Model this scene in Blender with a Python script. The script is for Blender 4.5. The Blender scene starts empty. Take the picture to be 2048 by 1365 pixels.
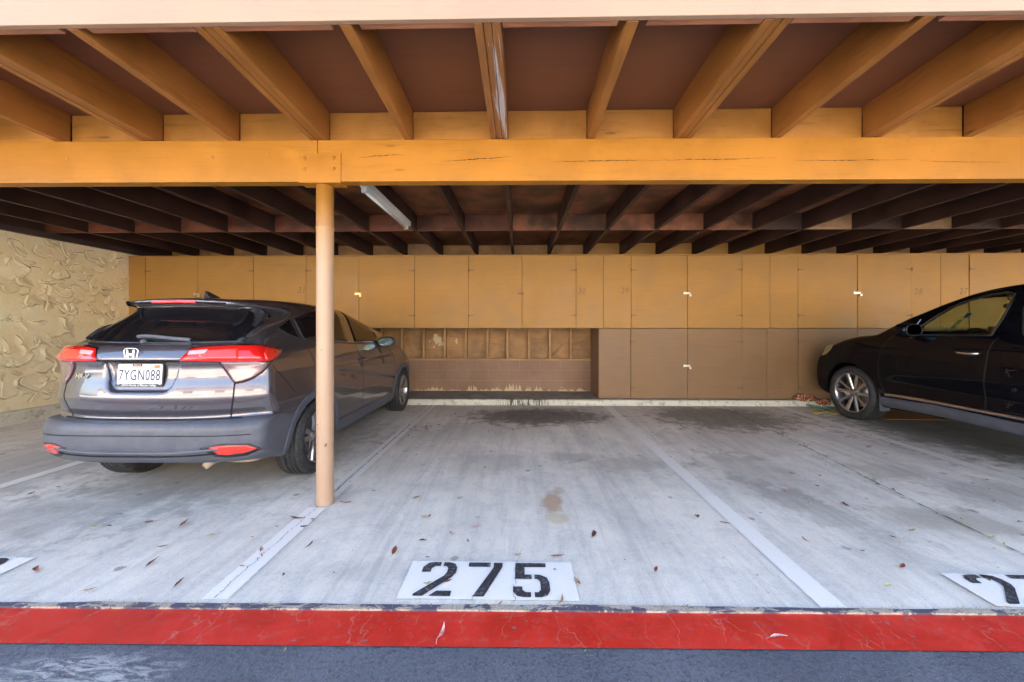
import bpy, bmesh, math, random
import numpy as np
from mathutils import Vector, Matrix
from math import radians, sin, cos, pi
random.seed(7); rng = np.random.default_rng(7)
S = bpy.context.scene; C = S.collection

# ------------------------------------------------------------------ camera
FPX = 761.0; YH = 655.0; YAW = 0.0184; CH = 1.35
cd = bpy.data.cameras.new('camera'); cam = bpy.data.objects.new('camera', cd); C.objects.link(cam)
cd.sensor_width = 36; cd.lens = 36*FPX/2048; cd.shift_y = -(682.5-YH)/2048
cd.clip_start = 0.05; cd.clip_end = 500
cam.location = (0, 0, CH); cam.rotation_euler = (pi/2, 0, YAW)
S.camera = cam
# ------------------------------------------------------------------ light
SUN_EL, SUN_AZ = radians(38), radians(14)
w = bpy.data.worlds.new('World'); S.world = w; w.use_nodes = True
wn = w.node_tree; sk = wn.nodes.new('ShaderNodeTexSky'); sk.sky_type = 'NISHITA'; sk.sun_disc = False
sk.dust_density = 4.0; sk.ozone_density = .4; sk.air_density = 1.0; sk.sun_elevation = SUN_EL; sk.sun_rotation = SUN_AZ
wn.links.new(sk.outputs[0], wn.nodes['Background'].inputs[0]); wn.nodes['Background'].inputs[1].default_value = 0.15
sl = bpy.data.lights.new('sun', 'SUN'); sl.energy = 3.2; sl.angle = radians(0.5); sl.color = (1, .94, .85)
so = bpy.data.objects.new('sun', sl); C.objects.link(so); so.location = (0, 10, 20)
sd = Vector((sin(SUN_AZ)*cos(SUN_EL), cos(SUN_AZ)*cos(SUN_EL), sin(SUN_EL)))
so.rotation_euler = sd.to_track_quat('Z', 'Y').to_euler()
S.view_settings.view_transform = 'Standard'; S.view_settings.look = 'None'
S.view_settings.exposure = 3.08; S.view_settings.gamma = 1
S.cycles.max_bounces = 10; S.cycles.diffuse_bounces = 6; S.cycles.transparent_max_bounces = 12

# ------------------------------------------------------------------ helpers
def px(x, y=None, Y=None, z=None):
    """photograph pixel -> point in the place, at a known depth plane Y or height z"""
    xc = (x-1024)/FPX; zc = (YH-(y if y is not None else YH))/FPX
    X = xc*cos(YAW)-sin(YAW); Yd = xc*sin(YAW)+cos(YAW)
    t = Y/Yd if Y is not None else (z-CH)/zc
    return Vector((X*t, Yd*t, CH+zc*t))
def raydirs(pts):
    p = np.asarray(pts, float); xc = (p[:, 0]-1024)/FPX; zc = (YH-p[:, 1])/FPX
    d = np.stack([xc*cos(YAW)-sin(YAW), xc*sin(YAW)+cos(YAW), zc], 1)
    return d/np.linalg.norm(d, axis=1, keepdims=True)

def setp(o, label=None, cat=None, group=None, kind=None):
    if label: o['label'] = label
    if cat: o['category'] = cat
    if group: o['group'] = group
    if kind: o['kind'] = kind
    return o
def link(name, me, m=None, parent=None, loc=None):
    o = bpy.data.objects.new(name, me); C.objects.link(o)
    if m is not None and me is not None: me.materials.append(m)
    if parent is not None: o.parent = parent
    if loc is not None: o.location = loc
    return o
def empty(name, loc=(0, 0, 0), rz=0, **k):
    o = bpy.data.objects.new(name, None); C.objects.link(o); o.location = loc; o.rotation_euler = (0, 0, rz)
    o.empty_display_size = .1
    return setp(o, **k)
def copytree(o, parent=None):
    c = o.copy(); C.objects.link(c)
    if parent is not None: c.parent = parent
    for ch in list(o.children): copytree(ch, c)
    return c

class MB:
    def __init__(s): s.v = []; s.f = []; s.sm = []
    def add(s, v, f, smooth=False):
        b = len(s.v); s.v += [tuple(map(float, p)) for p in v]; s.f += [tuple(int(i)+b for i in q) for q in f]; s.sm += [smooth]*len(f); return s
    def box(s, a, b):
        x0, y0, z0 = a; x1, y1, z1 = b
        return s.add([(x0,y0,z0),(x1,y0,z0),(x1,y1,z0),(x0,y1,z0),(x0,y0,z1),(x1,y0,z1),(x1,y1,z1),(x0,y1,z1)],
                     [(0,3,2,1),(4,5,6,7),(0,1,5,4),(1,2,6,5),(2,3,7,6),(3,0,4,7)])
    def cbox(s, c, d, M=None):
        pts = [Vector((sx*d[0]/2, sy*d[1]/2, sz*d[2]/2)) for sz in (-1,1) for sx, sy in ((-1,-1),(1,-1),(1,1),(-1,1))]
        if M is not None: pts = [M @ p for p in pts]
        pts = [p+Vector(c) for p in pts]
        return s.add(pts, [(0,3,2,1),(4,5,6,7),(0,1,5,4),(1,2,6,5),(2,3,7,6),(3,0,4,7)])
    def prism(s, poly, z0, z1, T=lambda p: p):
        n = len(poly); v = [T(Vector((x, y, z0))) for x, y in poly]+[T(Vector((x, y, z1))) for x, y in poly]
        return s.add(v, [tuple(range(n))[::-1], tuple(range(n, 2*n))]+[(i, (i+1) % n, n+(i+1) % n, n+i) for i in range(n)])
    def lathe(s, prof, n=48, T=lambda p: p, smooth=True, close=False):
        v = []
        for k in range(n):
            a = 2*pi*k/n
            for r, h in prof: v.append(T(Vector((r*cos(a), r*sin(a), h))))
        m = len(prof); f = []
        for k in range(n):
            for i in range(m-1 if not close else m):
                a = k*m+i; b = k*m+(i+1) % m; c = ((k+1) % n)*m+(i+1) % m; d = ((k+1) % n)*m+i
                f.append((a, b, c, d))
        return s.add(v, f, smooth)
    def tube(s, pts, r, n=8, smooth=True, cap=True):
        pts = [Vector(p) for p in pts]; v = []; f = []; L = len(pts)
        rr = r if hasattr(r, '__len__') else [r]*L
        up = None
        for i, p in enumerate(pts):
            t = (pts[min(i+1, L-1)]-pts[max(i-1, 0)]).normalized()
            if up is None: up = t.orthogonal().normalized()
            a = (up-t*up.dot(t)).normalized(); up = a; b = t.cross(a)
            for k in range(n): v.append(p+(a*cos(2*pi*k/n)+b*sin(2*pi*k/n))*rr[i])
        for i in range(L-1):
            for k in range(n): f.append((i*n+k, i*n+(k+1) % n, (i+1)*n+(k+1) % n, (i+1)*n+k))
        s.add(v, f, smooth)
        if cap: 
            s.f.append(tuple(len(s.v)-L*n+k for k in range(n))[::-1]); s.f.append(tuple(len(s.v)-n+k for k in range(n))); s.sm += [False]*2
        return s
    def ellipsoid(s, c, r, n=24, m=14, T=None, p=1.0):
        v = []; f = []
        for i in range(m+1):
            th = pi*i/m
            for k in range(n):
                a = 2*pi*k/n
                sg = lambda q: math.copysign(abs(q)**p, q)
                q = Vector((r[0]*sin(th)**p*sg(cos(a)), r[1]*sin(th)**p*sg(sin(a)), r[2]*sg(cos(th))))
                if T is not None: q = T @ q
                v.append(q+Vector(c))
        for i in range(m):
            for k in range(n): f.append((i*n+k, (i+1)*n+k, (i+1)*n+(k+1) % n, i*n+(k+1) % n))
        return s.add(v, f, True)
    def mesh(s, name):
        me = bpy.data.meshes.new(name); me.from_pydata(s.v, [], s.f)
        me.polygons.foreach_set('use_smooth', s.sm); me.update(); return me
    def obj(s, name, m, parent=None, loc=None, bevel=0, seg=2):
        o = link(name, s.mesh(name), m, parent, loc)
        if bevel:
            b = o.modifiers.new('bevel', 'BEVEL'); b.width = bevel; b.segments = seg; b.limit_method = 'ANGLE'; b.angle_limit = radians(40)
        return o

def text_mesh(body, size, depth=0.0, sx=1.0, shear=0.0, align='CENTER', offset=0.0, spacing=1.0):
    """built-in font -> mesh lying in XY"""
    cu = bpy.data.curves.new('txt', 'FONT'); cu.body = body; cu.size = size; cu.extrude = depth; cu.align_x = align; cu.align_y = 'CENTER'
    cu.shear = shear; cu.offset = offset; cu.resolution_u = 3; cu.space_character = spacing
    o = bpy.data.objects.new('txt', cu); C.objects.link(o)
    dg = bpy.context.evaluated_depsgraph_get(); dg.update()
    me = bpy.data.meshes.new_from_object(o.evaluated_get(dg))
    bpy.data.objects.remove(o); bpy.data.curves.remove(cu)
    me.materials.clear()
    me.transform(Matrix.Diagonal((sx, 1, 1, 1)))
    return me

# ------------------------------------------------------------------ node helpers
class NT:
    def __init__(s, name):
        s.m = bpy.data.materials.new(name); s.m.use_nodes = True; s.t = s.m.node_tree; s.b = s.t.nodes['Principled BSDF']
    def n(s, typ, ins=None, **props):
        nd = s.t.nodes.new('ShaderNode'+typ)
        for k, v in props.items(): setattr(nd, k, v)
        for k, v in (ins or {}).items(): s.set(nd.inputs[k], v)
        return nd
    def set(s, sock, v):
        if isinstance(v, bpy.types.NodeSocket): s.t.links.new(v, sock)
        elif isinstance(v, bpy.types.Node): s.t.links.new(v.outputs[0], sock)
        elif isinstance(v, tuple) and len(v) == 3 and sock.type == 'RGBA': sock.default_value = (*v, 1)
        else: sock.default_value = v
    def P(s, **k):
        for a, v in k.items(): s.set(s.b.inputs[a.replace('_', ' ')], v)
        return s
    def co(s, scale=(1, 1, 1), rnd=False, rot=(0, 0, 0)):
        tc = s.n('TexCoord').outputs['Object']
        if rnd:
            r = s.n('ObjectInfo').outputs['Random']
            tc = s.n('VectorMath', {0: tc, 1: s.n('VectorMath', {0: (31.7, 17.3, 23.1), 'Scale': r}, operation='SCALE').outputs[0]}).outputs[0]
        return s.n('Mapping', {0: tc, 'Scale': scale, 'Rotation': rot}).outputs[0]
    def noise(s, vec, scale=5, detail=4, rough=.55, dist=0):
        return s.n('TexNoise', {'Vector': vec, 'Scale': scale, 'Detail': detail, 'Roughness': rough, 'Distortion': dist}).outputs[0]
    def math(s, op, a, b=0.0, clamp=False):
        return s.n('Math', {0: a, 1: b}, operation=op, use_clamp=clamp).outputs[0]
    def rng(s, v, a, b, c=0.0, d=1.0, smooth=True):
        return s.n('MapRange', {0: v, 1: a, 2: b, 3: c, 4: d}, interpolation_type='SMOOTHSTEP' if smooth else 'LINEAR').outputs[0]
    def mix(s, f, a, b, mode='MIX'):
        nd = s.n('Mix', data_type='RGBA', blend_type=mode)
        s.set(nd.inputs[0], f); s.set(nd.inputs[6], a); s.set(nd.inputs[7], b); return nd.outputs[2]
    def bump(s, h, strength=.3, dist=.01, normal=None):
        i = {'Height': h, 'Strength': strength, 'Distance': dist}
        if normal is not None: i['Normal'] = normal
        return s.n('Bump', i).outputs[0]

def simple(name, col, rough=.5, metal=0, coat=0, **k):
    t = NT(name); t.P(Base_Color=col, Roughness=rough, Metallic=metal, Coat_Weight=coat, Coat_Roughness=.03, **k); return t.m

def painted(name, col, axis='y', rough=.55, var=.16, wear=0.0, wearcol=(.45, .43, .42), dark=(.05, .03, .02), grain=1.0, dirt=.3):
    """old painted / bare sawn timber: grain along the axis, blotchy tone, optional flaking"""
    t = NT(name); sc = {'x': (1.2, 16, 16), 'y': (16, 1.2, 16), 'z': (16, 16, 1.2)}[axis]
    v = t.co(sc, True); g = t.noise(v, 2.2, 8, .65, .6)
    v2 = t.co((1, 1, 1), True); l = t.noise(v2, 2.5, 5, .6)
    c2 = tuple(x*(1-var) for x in col); c3 = tuple(min(1, x*(1+var)) for x in col)
    c = t.mix(t.rng(l, .35, .65), c2, c3)
    c = t.mix(t.rng(g, .30, .48, .45*grain, 0), c, tuple(x*.45 for x in col))
    d = t.noise(v2, 14, 8, .75)
    c = t.mix(t.rng(d, .60, .76, 0, dirt), c, dark)
    kn = t.n('TexVoronoi', {'Vector': t.co(tuple(.35 if a_ == 1.2 else 1.6 for a_ in sc), True), 'Scale': 3.2}, feature='F1').outputs['Distance']
    c = t.mix(t.rng(kn, .035, .060, .75*grain, 0), c, tuple(x*.35 for x in col))
    if wear:
        wm = t.noise(t.co(tuple(x*.16 for x in sc), True), 1.9, 9, .7, .4)
        c = t.mix(t.rng(wm, 1-wear, 1-wear+.03), c, wearcol)
    t.P(Base_Color=c, Roughness=t.rng(l, .3, .7, rough-.08, rough+.12))
    t.P(Normal=t.bump(g, .35*grain, .006))
    return t.m
# ================================================================== SETTING MATERIALS
def ellmask(t, co, cx, cy, rx, ry, nz, amt=.5, rot=0.0, soft=.35):
    v = t.n('Mapping', {0: co, 'Location': (-cx, -cy, 0)}).outputs[0]
    v = t.n('Mapping', {0: v, 'Rotation': (0, 0, -rot)}).outputs[0]
    v = t.n('Mapping', {0: v, 'Scale': (1/rx, 1/ry, 0)}).outputs[0]
    l = t.n('VectorMath', {0: v}, operation='LENGTH').outputs['Value']
    d = t.math('ADD', l, t.math('MULTIPLY', t.math('SUBTRACT', nz, .5), amt*4.5))
    return t.rng(d, 1-soft*1.2, 1+soft*.9, 1, 0)

def floor_material():
    t = NT('old_concrete'); co = t.co()
    n1 = t.noise(co, 1.1, 6, .6, .5); n2 = t.noise(co, 6, 8, .7); n3 = t.noise(co, 160, 3, .8); n4 = t.noise(co, 38, 6, .8)
    st = t.noise(t.co((5.5, .55, 1)), 1.6, 8, .7, .4)
    c = t.mix(t.rng(n1, .3, .7), (.66, .62, .53), (.90, .84, .72))
    c = t.mix(t.rng(t.noise(co, 2.4, 9, .72, .8), .52, .66, 0, .38), c, (.40, .385, .35))
    c = t.mix(t.rng(st, .42, .66, 0, .50), c, (.42, .41, .39))
    c = t.mix(t.rng(n2, .48, .66, 0, .34), c, (.44, .42, .39))
    c = t.mix(t.rng(n4, .35, .60, .0, .32), c, (.85, .82, .76))
    c = t.mix(t.rng(n3, .54, .66, 0, .45), c, (.26, .26, .26))
    # grime band before the kerb and large blotches
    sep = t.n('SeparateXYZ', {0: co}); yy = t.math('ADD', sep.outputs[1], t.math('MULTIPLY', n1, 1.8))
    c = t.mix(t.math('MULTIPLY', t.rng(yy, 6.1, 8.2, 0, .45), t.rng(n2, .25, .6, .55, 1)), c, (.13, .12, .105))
    for cx, cy, rx, ry, col, s, rot, a in (
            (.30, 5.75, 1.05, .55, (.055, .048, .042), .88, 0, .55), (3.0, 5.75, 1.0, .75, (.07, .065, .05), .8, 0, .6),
            (-.9, 4.9, .9, .5, (.20, .19, .18), .5, .3, .9), (1.1, 3.75, .5, .22, (.17, .15, .12), .6, 0, .9), (.55, 3.95, .28, .14, (.15, .14, .12), .6, 0, .8),
            (-.35, 3.75, .4, .3, (.20, .19, .175), .5, 0, .8),
            (.255, 2.93, .075, .17, (.42, .25, .12), .75, -.12, .45), (.27, 2.68, .085, .07, (.55, .44, .20), .55, 0, .4), (.33, 3.14, .05, .08, (.42, .32, .16), .5, 0, .6),
            (2.15, 2.95, .20, .55, (.15, .14, .125), .6, .45, .9), (2.95, 2.70, .42, .20, (.22, .18, .11), .7, -.12, .55), (2.2, 3.6, .35, .6, (.2, .19, .18), .5, .3, 1.),
            (3.4, 3.62, .35, .22, (.19, .16, .11), .65, 0, .8), (3.9, 3.1, .5, .3, (.15, .14, .13), .6, .2, .9), (2.5, 4.6, .8, .6, (.2, .19, .175), .5, .3, 1.),
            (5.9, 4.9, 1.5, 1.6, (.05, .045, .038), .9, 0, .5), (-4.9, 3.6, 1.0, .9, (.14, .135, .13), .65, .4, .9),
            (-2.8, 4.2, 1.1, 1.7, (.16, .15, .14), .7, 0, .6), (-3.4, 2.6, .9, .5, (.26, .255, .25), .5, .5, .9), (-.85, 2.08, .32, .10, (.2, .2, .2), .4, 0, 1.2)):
        c = t.mix(t.math('MULTIPLY', ellmask(t, co, cx, cy, rx, ry, n2, a, rot), s*(.95 if cy < 3.2 and rx < .1 else (.92 if cy > 5.2 else .5 if cx < 5 else .85) if cy > 4.5 else .55)), c, col)
    sp = t.n('TexVoronoi', {'Vector': co, 'Scale': 4.2}, feature='F1').outputs; dr = t.math('ADD', sp['Distance'], t.math('MULTIPLY', t.math('SUBTRACT', n4, .5), .22))
    c = t.mix(t.math('MULTIPLY', t.rng(dr, .07, .12, .6, 0), t.rng(t.noise(co, .9, 3), .44, .54)), c, (.10, .09, .075))
    sp2 = t.n('TexVoronoi', {'Vector': co, 'Scale': 17.0}, feature='F1').outputs['Distance']
    c = t.mix(t.math('MULTIPLY', t.rng(sp2, .05, .09, .7, 0), t.rng(n1, .50, .62)), c, (.16, .14, .12))
    tk = t.noise(t.co((9, .25, 1)), 1.3, 6, .75, .15); sx_ = t.n('SeparateXYZ', {0: co}).outputs[0]
    for tx in (-.85, .75, 2.35, 3.7):
        bd = t.rng(t.math('ABSOLUTE', t.math('SUBTRACT', sx_, tx)), .09, .16, 1, 0); c = t.mix(t.math('MULTIPLY', t.math('MULTIPLY', bd, t.rng(tk, .44, .60)), .20), c, (.22, .215, .21))
    # hair cracks
    vo = t.n('TexVoronoi', {'Vector': t.n('VectorMath', {0: co, 1: t.n('VectorMath', {0: t.n('TexNoise', {'Vector': co, 'Scale': 3.0, 'Detail': 5}).outputs['Color'], 'Scale': .5}, operation='SCALE').outputs[0]}).outputs[0], 'Scale': .42}, feature='DISTANCE_TO_EDGE').outputs[0]
    c = t.mix(t.rng(vo, 0, .003, .16, 0), c, (.12, .11, .10))
    t.P(Base_Color=c, Roughness=t.rng(n2, .3, .7, .5, .78))
    t.P(Normal=t.bump(t.math('ADD', n3, t.math('MULTIPLY', n4, 1.5)), .35, .004)); return t.m

def asphalt_material():
    t = NT('sealed_asphalt'); co = t.co()
    n1 = t.noise(co, 2.2, 6, .6, .4); n3 = t.noise(co, 230, 2, .8); n4 = t.noise(co, 60, 4, .75)
    c = t.mix(t.rng(n1, .3, .7), (.100, .112, .140), (.135, .148, .180))
    c = t.mix(t.rng(n4, .46, .66, 0, .75), c, (.045, .050, .062))
    n5 = t.noise(co, 110, 3, .9); c = t.mix(t.rng(n5, .60, .68, 0, .55), c, (.30, .32, .36))
    c = t.mix(t.rng(n3, .62, .70, 0, .8), c, (.5, .5, .5))
    sc = t.noise(t.co((2.2, 9, 1), rot=(0, 0, .45)), 3.2, 9, .75, 1.2)
    m = t.math('MULTIPLY', ellmask(t, co, -1.82, 1.44, .42, .115, n1, .45), t.rng(sc, .44, .58))
    c = t.mix(t.math('MULTIPLY', m, .8), c, (.50, .51, .52))
    vo = t.n('TexVoronoi', {'Vector': t.n('VectorMath', {0: co, 1: t.n('VectorMath', {0: t.n('TexNoise', {'Vector': co, 'Scale': 4.0, 'Detail': 5}).outputs['Color'], 'Scale': .4}, operation='SCALE').outputs[0]}).outputs[0], 'Scale': 1.3}, feature='DISTANCE_TO_EDGE').outputs[0]
    c = t.mix(t.rng(vo, 0, .006, .35, 0), c, (.04, .042, .05))
    t.P(Base_Color=c, Roughness=t.rng(n1, .3, .7, .42, .62)); t.P(Normal=t.bump(t.math('ADD', n3, t.math('MULTIPLY', n4, 2)), .8, .006)); return t.m

def red_material():
    t = NT('red_kerb_paint'); co = t.co()
    n1 = t.noise(co, 3.0, 6, .6, .4); n3 = t.noise(co, 210, 3, .8); n4 = t.noise(co, 26, 7, .78, .5)
    c = t.mix(t.rng(n1, .3, .7), (.50, .022, .012), (.64, .034, .020))
    c = t.mix(t.rng(n4, .50, .74, 0, .55), c, (.40, .13, .11))
    c = t.mix(t.rng(n3, .68, .76, 0, .5), c, (.62, .42, .38))
    wv = t.n('VectorMath', {0: t.co((1, .35, 1), rot=(0, 0, -.25)), 1: t.n('VectorMath', {0: t.n('TexNoise', {'Vector': co, 'Scale': 11.0, 'Detail': 4}).outputs['Color'], 'Scale': .11}, operation='SCALE').outputs[0]}).outputs[0]
    vo = t.n('TexVoronoi', {'Vector': wv, 'Scale': 5.5}, feature='DISTANCE_TO_EDGE').outputs[0]
    m = t.math('MULTIPLY', t.rng(vo, .002, .016, .5, 0), t.rng(t.noise(co, 3.6, 3), .42, .55))
    c = t.mix(m, c, (.52, .20, .15))
    sp = t.noise(co, 9, 3, .5, 1.0)
    c = t.mix(t.rng(sp, .70, .72, 0, .8), c, (.16, .15, .16))
    sf = t.noise(t.co((1.2, 6, 1), rot=(0, 0, .12)), 5, 9, .8, .5)
    c = t.mix(t.rng(sf, .54, .70, 0, .6), c, (.30, .085, .07))
    n9 = t.noise(co, 75, 5, .85); c = t.mix(t.rng(n9, .60, .70, 0, .5), c, (.40, .16, .14))
    t.P(Base_Color=c, Roughness=t.rng(n1, .3, .7, .35, .55)); t.P(Normal=t.bump(t.math('ADD', n3, n4), .3, .003)); return t.m

def marking_material(name, worn, base=(.78, .78, .78)):
    t = NT(name); co = t.co(); n = t.noise(co, 22, 9, .8); n2 = t.noise(co, 120, 4, .8); n0 = t.noise(co, 2, 3)
    c = t.mix(t.rng(n2, .3, .7), tuple(b*.93 for b in base), base)
    c = t.mix(t.rng(n, .80-worn, .90-worn, 0, .85), c, (.42, .42, .41))
    c = t.mix(t.rng(n2, .64, .72, 0, .6), c, (.30, .30, .30))
    sep = t.n('SeparateXYZ', {0: co}).outputs[1]
    c = t.mix(t.rng(t.math('ADD', sep, n0), 3.6, 6.2, 0, .22), c, (.42, .42, .41))
    t.P(Base_Color=c, Roughness=.6); t.P(Normal=t.bump(n2, .3, .003)); return t.m

def kerb_material():
    t = NT('flaking_kerb_paint'); co = t.co(); n = t.noise(co, 9, 9, .75); n2 = t.noise(co, 60, 5, .8)
    c = t.mix(t.rng(n2, .3, .7), (.56, .53, .42), (.70, .67, .55))
    c = t.mix(t.rng(n, .50, .62, 0, .8), c, (.30, .28, .23))
    d = t.noise(t.co((30, 1, 2.5)), 1.4, 5, .7)
    m = t.math('MULTIPLY', ellmask(t, co, .08, 6.54, .42, .3, n, .3), t.rng(d, .46, .56))
    c = t.mix(m, c, (.02, .02, .02))
    t.P(Base_Color=c, Roughness=.75); t.P(Normal=t.bump(n, .5, .006)); return t.m

def slab_material():
    t = NT('dirty_slab'); co = t.co(); n = t.noise(co, 4, 8, .7); n2 = t.noise(co, 90, 4, .8)
    c = t.mix(t.rng(n, .35, .65), (.24, .22, .18), (.36, .34, .29)); c = t.mix(t.rng(n2, .55, .7, 0, .5), c, (.12, .11, .09))
    t.P(Base_Color=c, Roughness=.85); t.P(Normal=t.bump(n2, .4, .004)); return t.m

def stucco_material():
    t = NT('cream_stucco'); co = t.co(); n = t.noise(co, 3, 6, .6); n2 = t.noise(co, 140, 5, .8); n4 = t.noise(co, 30, 5, .7)
    c = t.mix(t.rng(n, .3, .7), (.86, .73, .44), (.90, .80, .55)); c = t.mix(t.rng(n4, .55, .75, 0, .35), c, (.36, .28, .16))
    gv = t.n('Attribute', attribute_name='groove').outputs['Fac']
    c = t.mix(t.math('MULTIPLY', gv, t.rng(n4, .3, .6, .55, .95)), c, (.16, .105, .05))  # grooves coloured dark: dirt plus painted shade under the trowel lips
    t.P(Base_Color=c, Roughness=.85); t.P(Normal=t.bump(t.math('ADD', n2, t.math('MULTIPLY', n4, 2)), .45, .004)); return t.m

def ply_material(name, col, seed=0, dirty=.35, rough=.55, rust=False):
    t = NT(name); v = t.co((.9, 14, 14), True); g = t.noise(v, 2.0, 8, .7, .8); l = t.noise(t.co(rnd=True), 1.7, 4, .6, .3); k = t.noise(t.co(rnd=True), 11, 8, .8)
    c = t.mix(t.rng(l, .3, .7), tuple(x*.93 for x in col), tuple(x*1.07 for x in col))
    c = t.mix(t.rng(g, .3, .52, .22, 0), c, tuple(x*.5 for x in col))
    c = t.mix(t.rng(k, .62, .8, 0, dirty), c, (.05, .035, .025))
    t.P(Base_Color=c, Roughness=t.rng(l, .3, .7, rough-.1, rough+.1)); t.P(Normal=t.bump(g, .18, .004)); return t.m

def cmu_material():
    t = NT('painted_block'); co = t.co(); n = t.noise(co, 8, 8, .75); n2 = t.noise(co, 90, 4, .8); l = t.noise(co, 1.7, 3)
    c = t.mix(t.rng(l, .3, .7), (.27, .155, .095), (.33, .20, .125))
    sep = t.n('SeparateXYZ', {0: co}).outputs[2]
    br = t.n('TexBrick', {'Vector': t.n('CombineXYZ', {0: t.n('SeparateXYZ', {0: co}).outputs[0], 1: t.math('SUBTRACT', sep, .103), 2: 0.0}).outputs[0], 'Scale': 1.0, 'Mortar Size': .005, 'Mortar Smooth': .6, 'Brick Width': .406, 'Row Height': .203})
    c = t.mix(t.math('MULTIPLY', br.outputs['Fac'], .55), c, (.46, .32, .22))
    # flaked cream patches along the foot
    v = t.noise(t.co((3.2, 1, 5)), 1.7, 6, .62, .3)
    h = t.math('ADD', t.math('SUBTRACT', sep, .10), t.math('MULTIPLY', t.math('SUBTRACT', .60, v), .85))
    m = t.rng(h, .012, .022, 1, 0)
    c = t.mix(m, c, t.mix(t.rng(n, .4, .7), (.66, .56, .40), (.45, .36, .24)))
    t.P(Base_Color=c, Roughness=.7); t.P(Normal=t.bump(t.math('SUBTRACT', t.math('MULTIPLY', n2, .3), br.outputs['Fac']), .5, .005)); return t.m

M = {}
M['floor'] = floor_material(); M['asphalt'] = asphalt_material(); M['red'] = red_material()
M['line'] = marking_material('line_paint', .22, (.86, .83, .76)); M['line_fresh'] = marking_material('line_paint_fresh', .13, (.90, .87, .80)); M['line_old'] = marking_material('line_paint_old', .36, (.62, .62, .62)); M['placard'] = marking_material('placard_paint', .13, (.90, .87, .80))
M['kerb'] = kerb_material(); M['slab'] = slab_material(); M['stucco'] = stucco_material(); M['cmu'] = cmu_material()
M['beam'] = painted('ochre_beam_paint', (.36, .146, .007), 'x', .5, .10, dirt=.25, grain=.6)
M['fascia'] = painted('peach_fascia_paint', (.30, .195, .125), 'x', .5, .04, dirt=.2, grain=.35)
M['rim'] = painted('brown_rim_paint', (.30, .12, .06), 'x', .5, .2, wear=.33, dirt=.3)
M['joist'] = painted('ochre_brown_joist_paint', (.28, .112, .022), 'y', .5, .14, dirt=.3)
M['joist_worn'] = painted('flaking_joist_paint', (.26, .108, .030), 'y', .55, .14, wear=.40, wearcol=(.42, .38, .38), dirt=.4)
M['block'] = painted('ochre_blocking_paint', (.34, .148, .026), 'x', .5, .14, dirt=.55)
M['ceil_front'] = ply_material('brown_soffit_paint', (.165, .062, .030), dirty=.8, rough=.5)
M['ceil_back'] = painted('bare_dark_plywood', (.17, .062, .026), 'x', .6, .65, dirt=.5)
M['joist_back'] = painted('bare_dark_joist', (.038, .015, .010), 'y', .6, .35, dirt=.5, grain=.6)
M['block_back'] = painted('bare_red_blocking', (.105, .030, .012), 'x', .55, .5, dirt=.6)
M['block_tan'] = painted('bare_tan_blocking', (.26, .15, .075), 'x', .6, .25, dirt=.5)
M['plate'] = painted('paint_spattered_plate', (.05, .035, .03), 'y', .6, .3, wear=.45, wearcol=(.30, .28, .27))
M['door_up'] = ply_material('lit_ochre_door', (.385, .198, .044)); M['door_low'] = ply_material('dim_brown_door', (.25, .143, .065))  # door rows coloured apart to carry the light's ochre-to-brown shift
M['carcass'] = ply_material('carcass_brown', (.26, .14, .075)); M['stud'] = painted('stud_brown', (.42, .24, .10), 'z', .6, .2)
M['ply_back'] = painted('rough_plywood_brown', (.34, .19, .08), 'x', .7, .25, dirt=.5, grain=1.4)
M['cream_patch'] = simple('bare_cream_patch', (.62, .50, .30), .8)
M['dark'] = simple('dark_gap', (.012, .008, .006), .9)
M['black_paint'] = NT('stencil_black'); 
_t = M['black_paint']; _n = _t.noise(_t.co(), 60, 6, .8); _t.P(Base_Color=_t.mix(_t.rng(_n, .52, .66, 0, .75), (.032, .034, .042), (.42, .42, .42)), Roughness=.55); M['black_paint'] = _t.m
M['tar'] = NT('tar_strip'); _t = M['tar']; _n = _t.noise(_t.co((1, 2.5, 1)), 4.5, 7, .75, .5); _n2 = _t.noise(_t.co(), 90, 4, .8)
_t.P(Base_Color=_t.mix(_t.rng(_n, .49, .53), (.085, .080, .115), _t.mix(_t.rng(_n2, .4, .6), (.34, .28, .20), (.48, .44, .38))), Roughness=.8, Normal=_t.bump(_n, .8, .01)); M['tar'] = _t.m
M['steel'] = simple('dull_zinc', (.62, .60, .55), .35, 1); M['whitesteel'] = simple('white_hasp', (.80, .78, .70), .4, .2); M['brass'] = simple('brass', (.62, .45, .20), .3, 1)
M['hinge'] = simple('painted_hinge', (.20, .115, .05), .5)

# post paint: peach up from the floor, the light's ochre cast above the sleeve painted in, soft edge
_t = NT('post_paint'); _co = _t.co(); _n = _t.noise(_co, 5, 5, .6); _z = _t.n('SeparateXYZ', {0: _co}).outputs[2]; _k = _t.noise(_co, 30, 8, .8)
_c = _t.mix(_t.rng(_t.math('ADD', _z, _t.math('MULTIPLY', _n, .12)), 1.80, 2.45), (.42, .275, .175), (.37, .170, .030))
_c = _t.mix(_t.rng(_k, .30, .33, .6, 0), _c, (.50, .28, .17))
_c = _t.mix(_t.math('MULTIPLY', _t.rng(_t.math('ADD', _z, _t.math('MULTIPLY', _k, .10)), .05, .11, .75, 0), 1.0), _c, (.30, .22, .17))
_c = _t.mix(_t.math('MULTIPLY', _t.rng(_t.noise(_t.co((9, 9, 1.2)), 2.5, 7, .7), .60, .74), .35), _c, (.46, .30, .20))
_t.P(Base_Color=_c, Roughness=.42, Normal=_t.bump(_k, .12, .003)); M['post'] = _t.m

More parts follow.
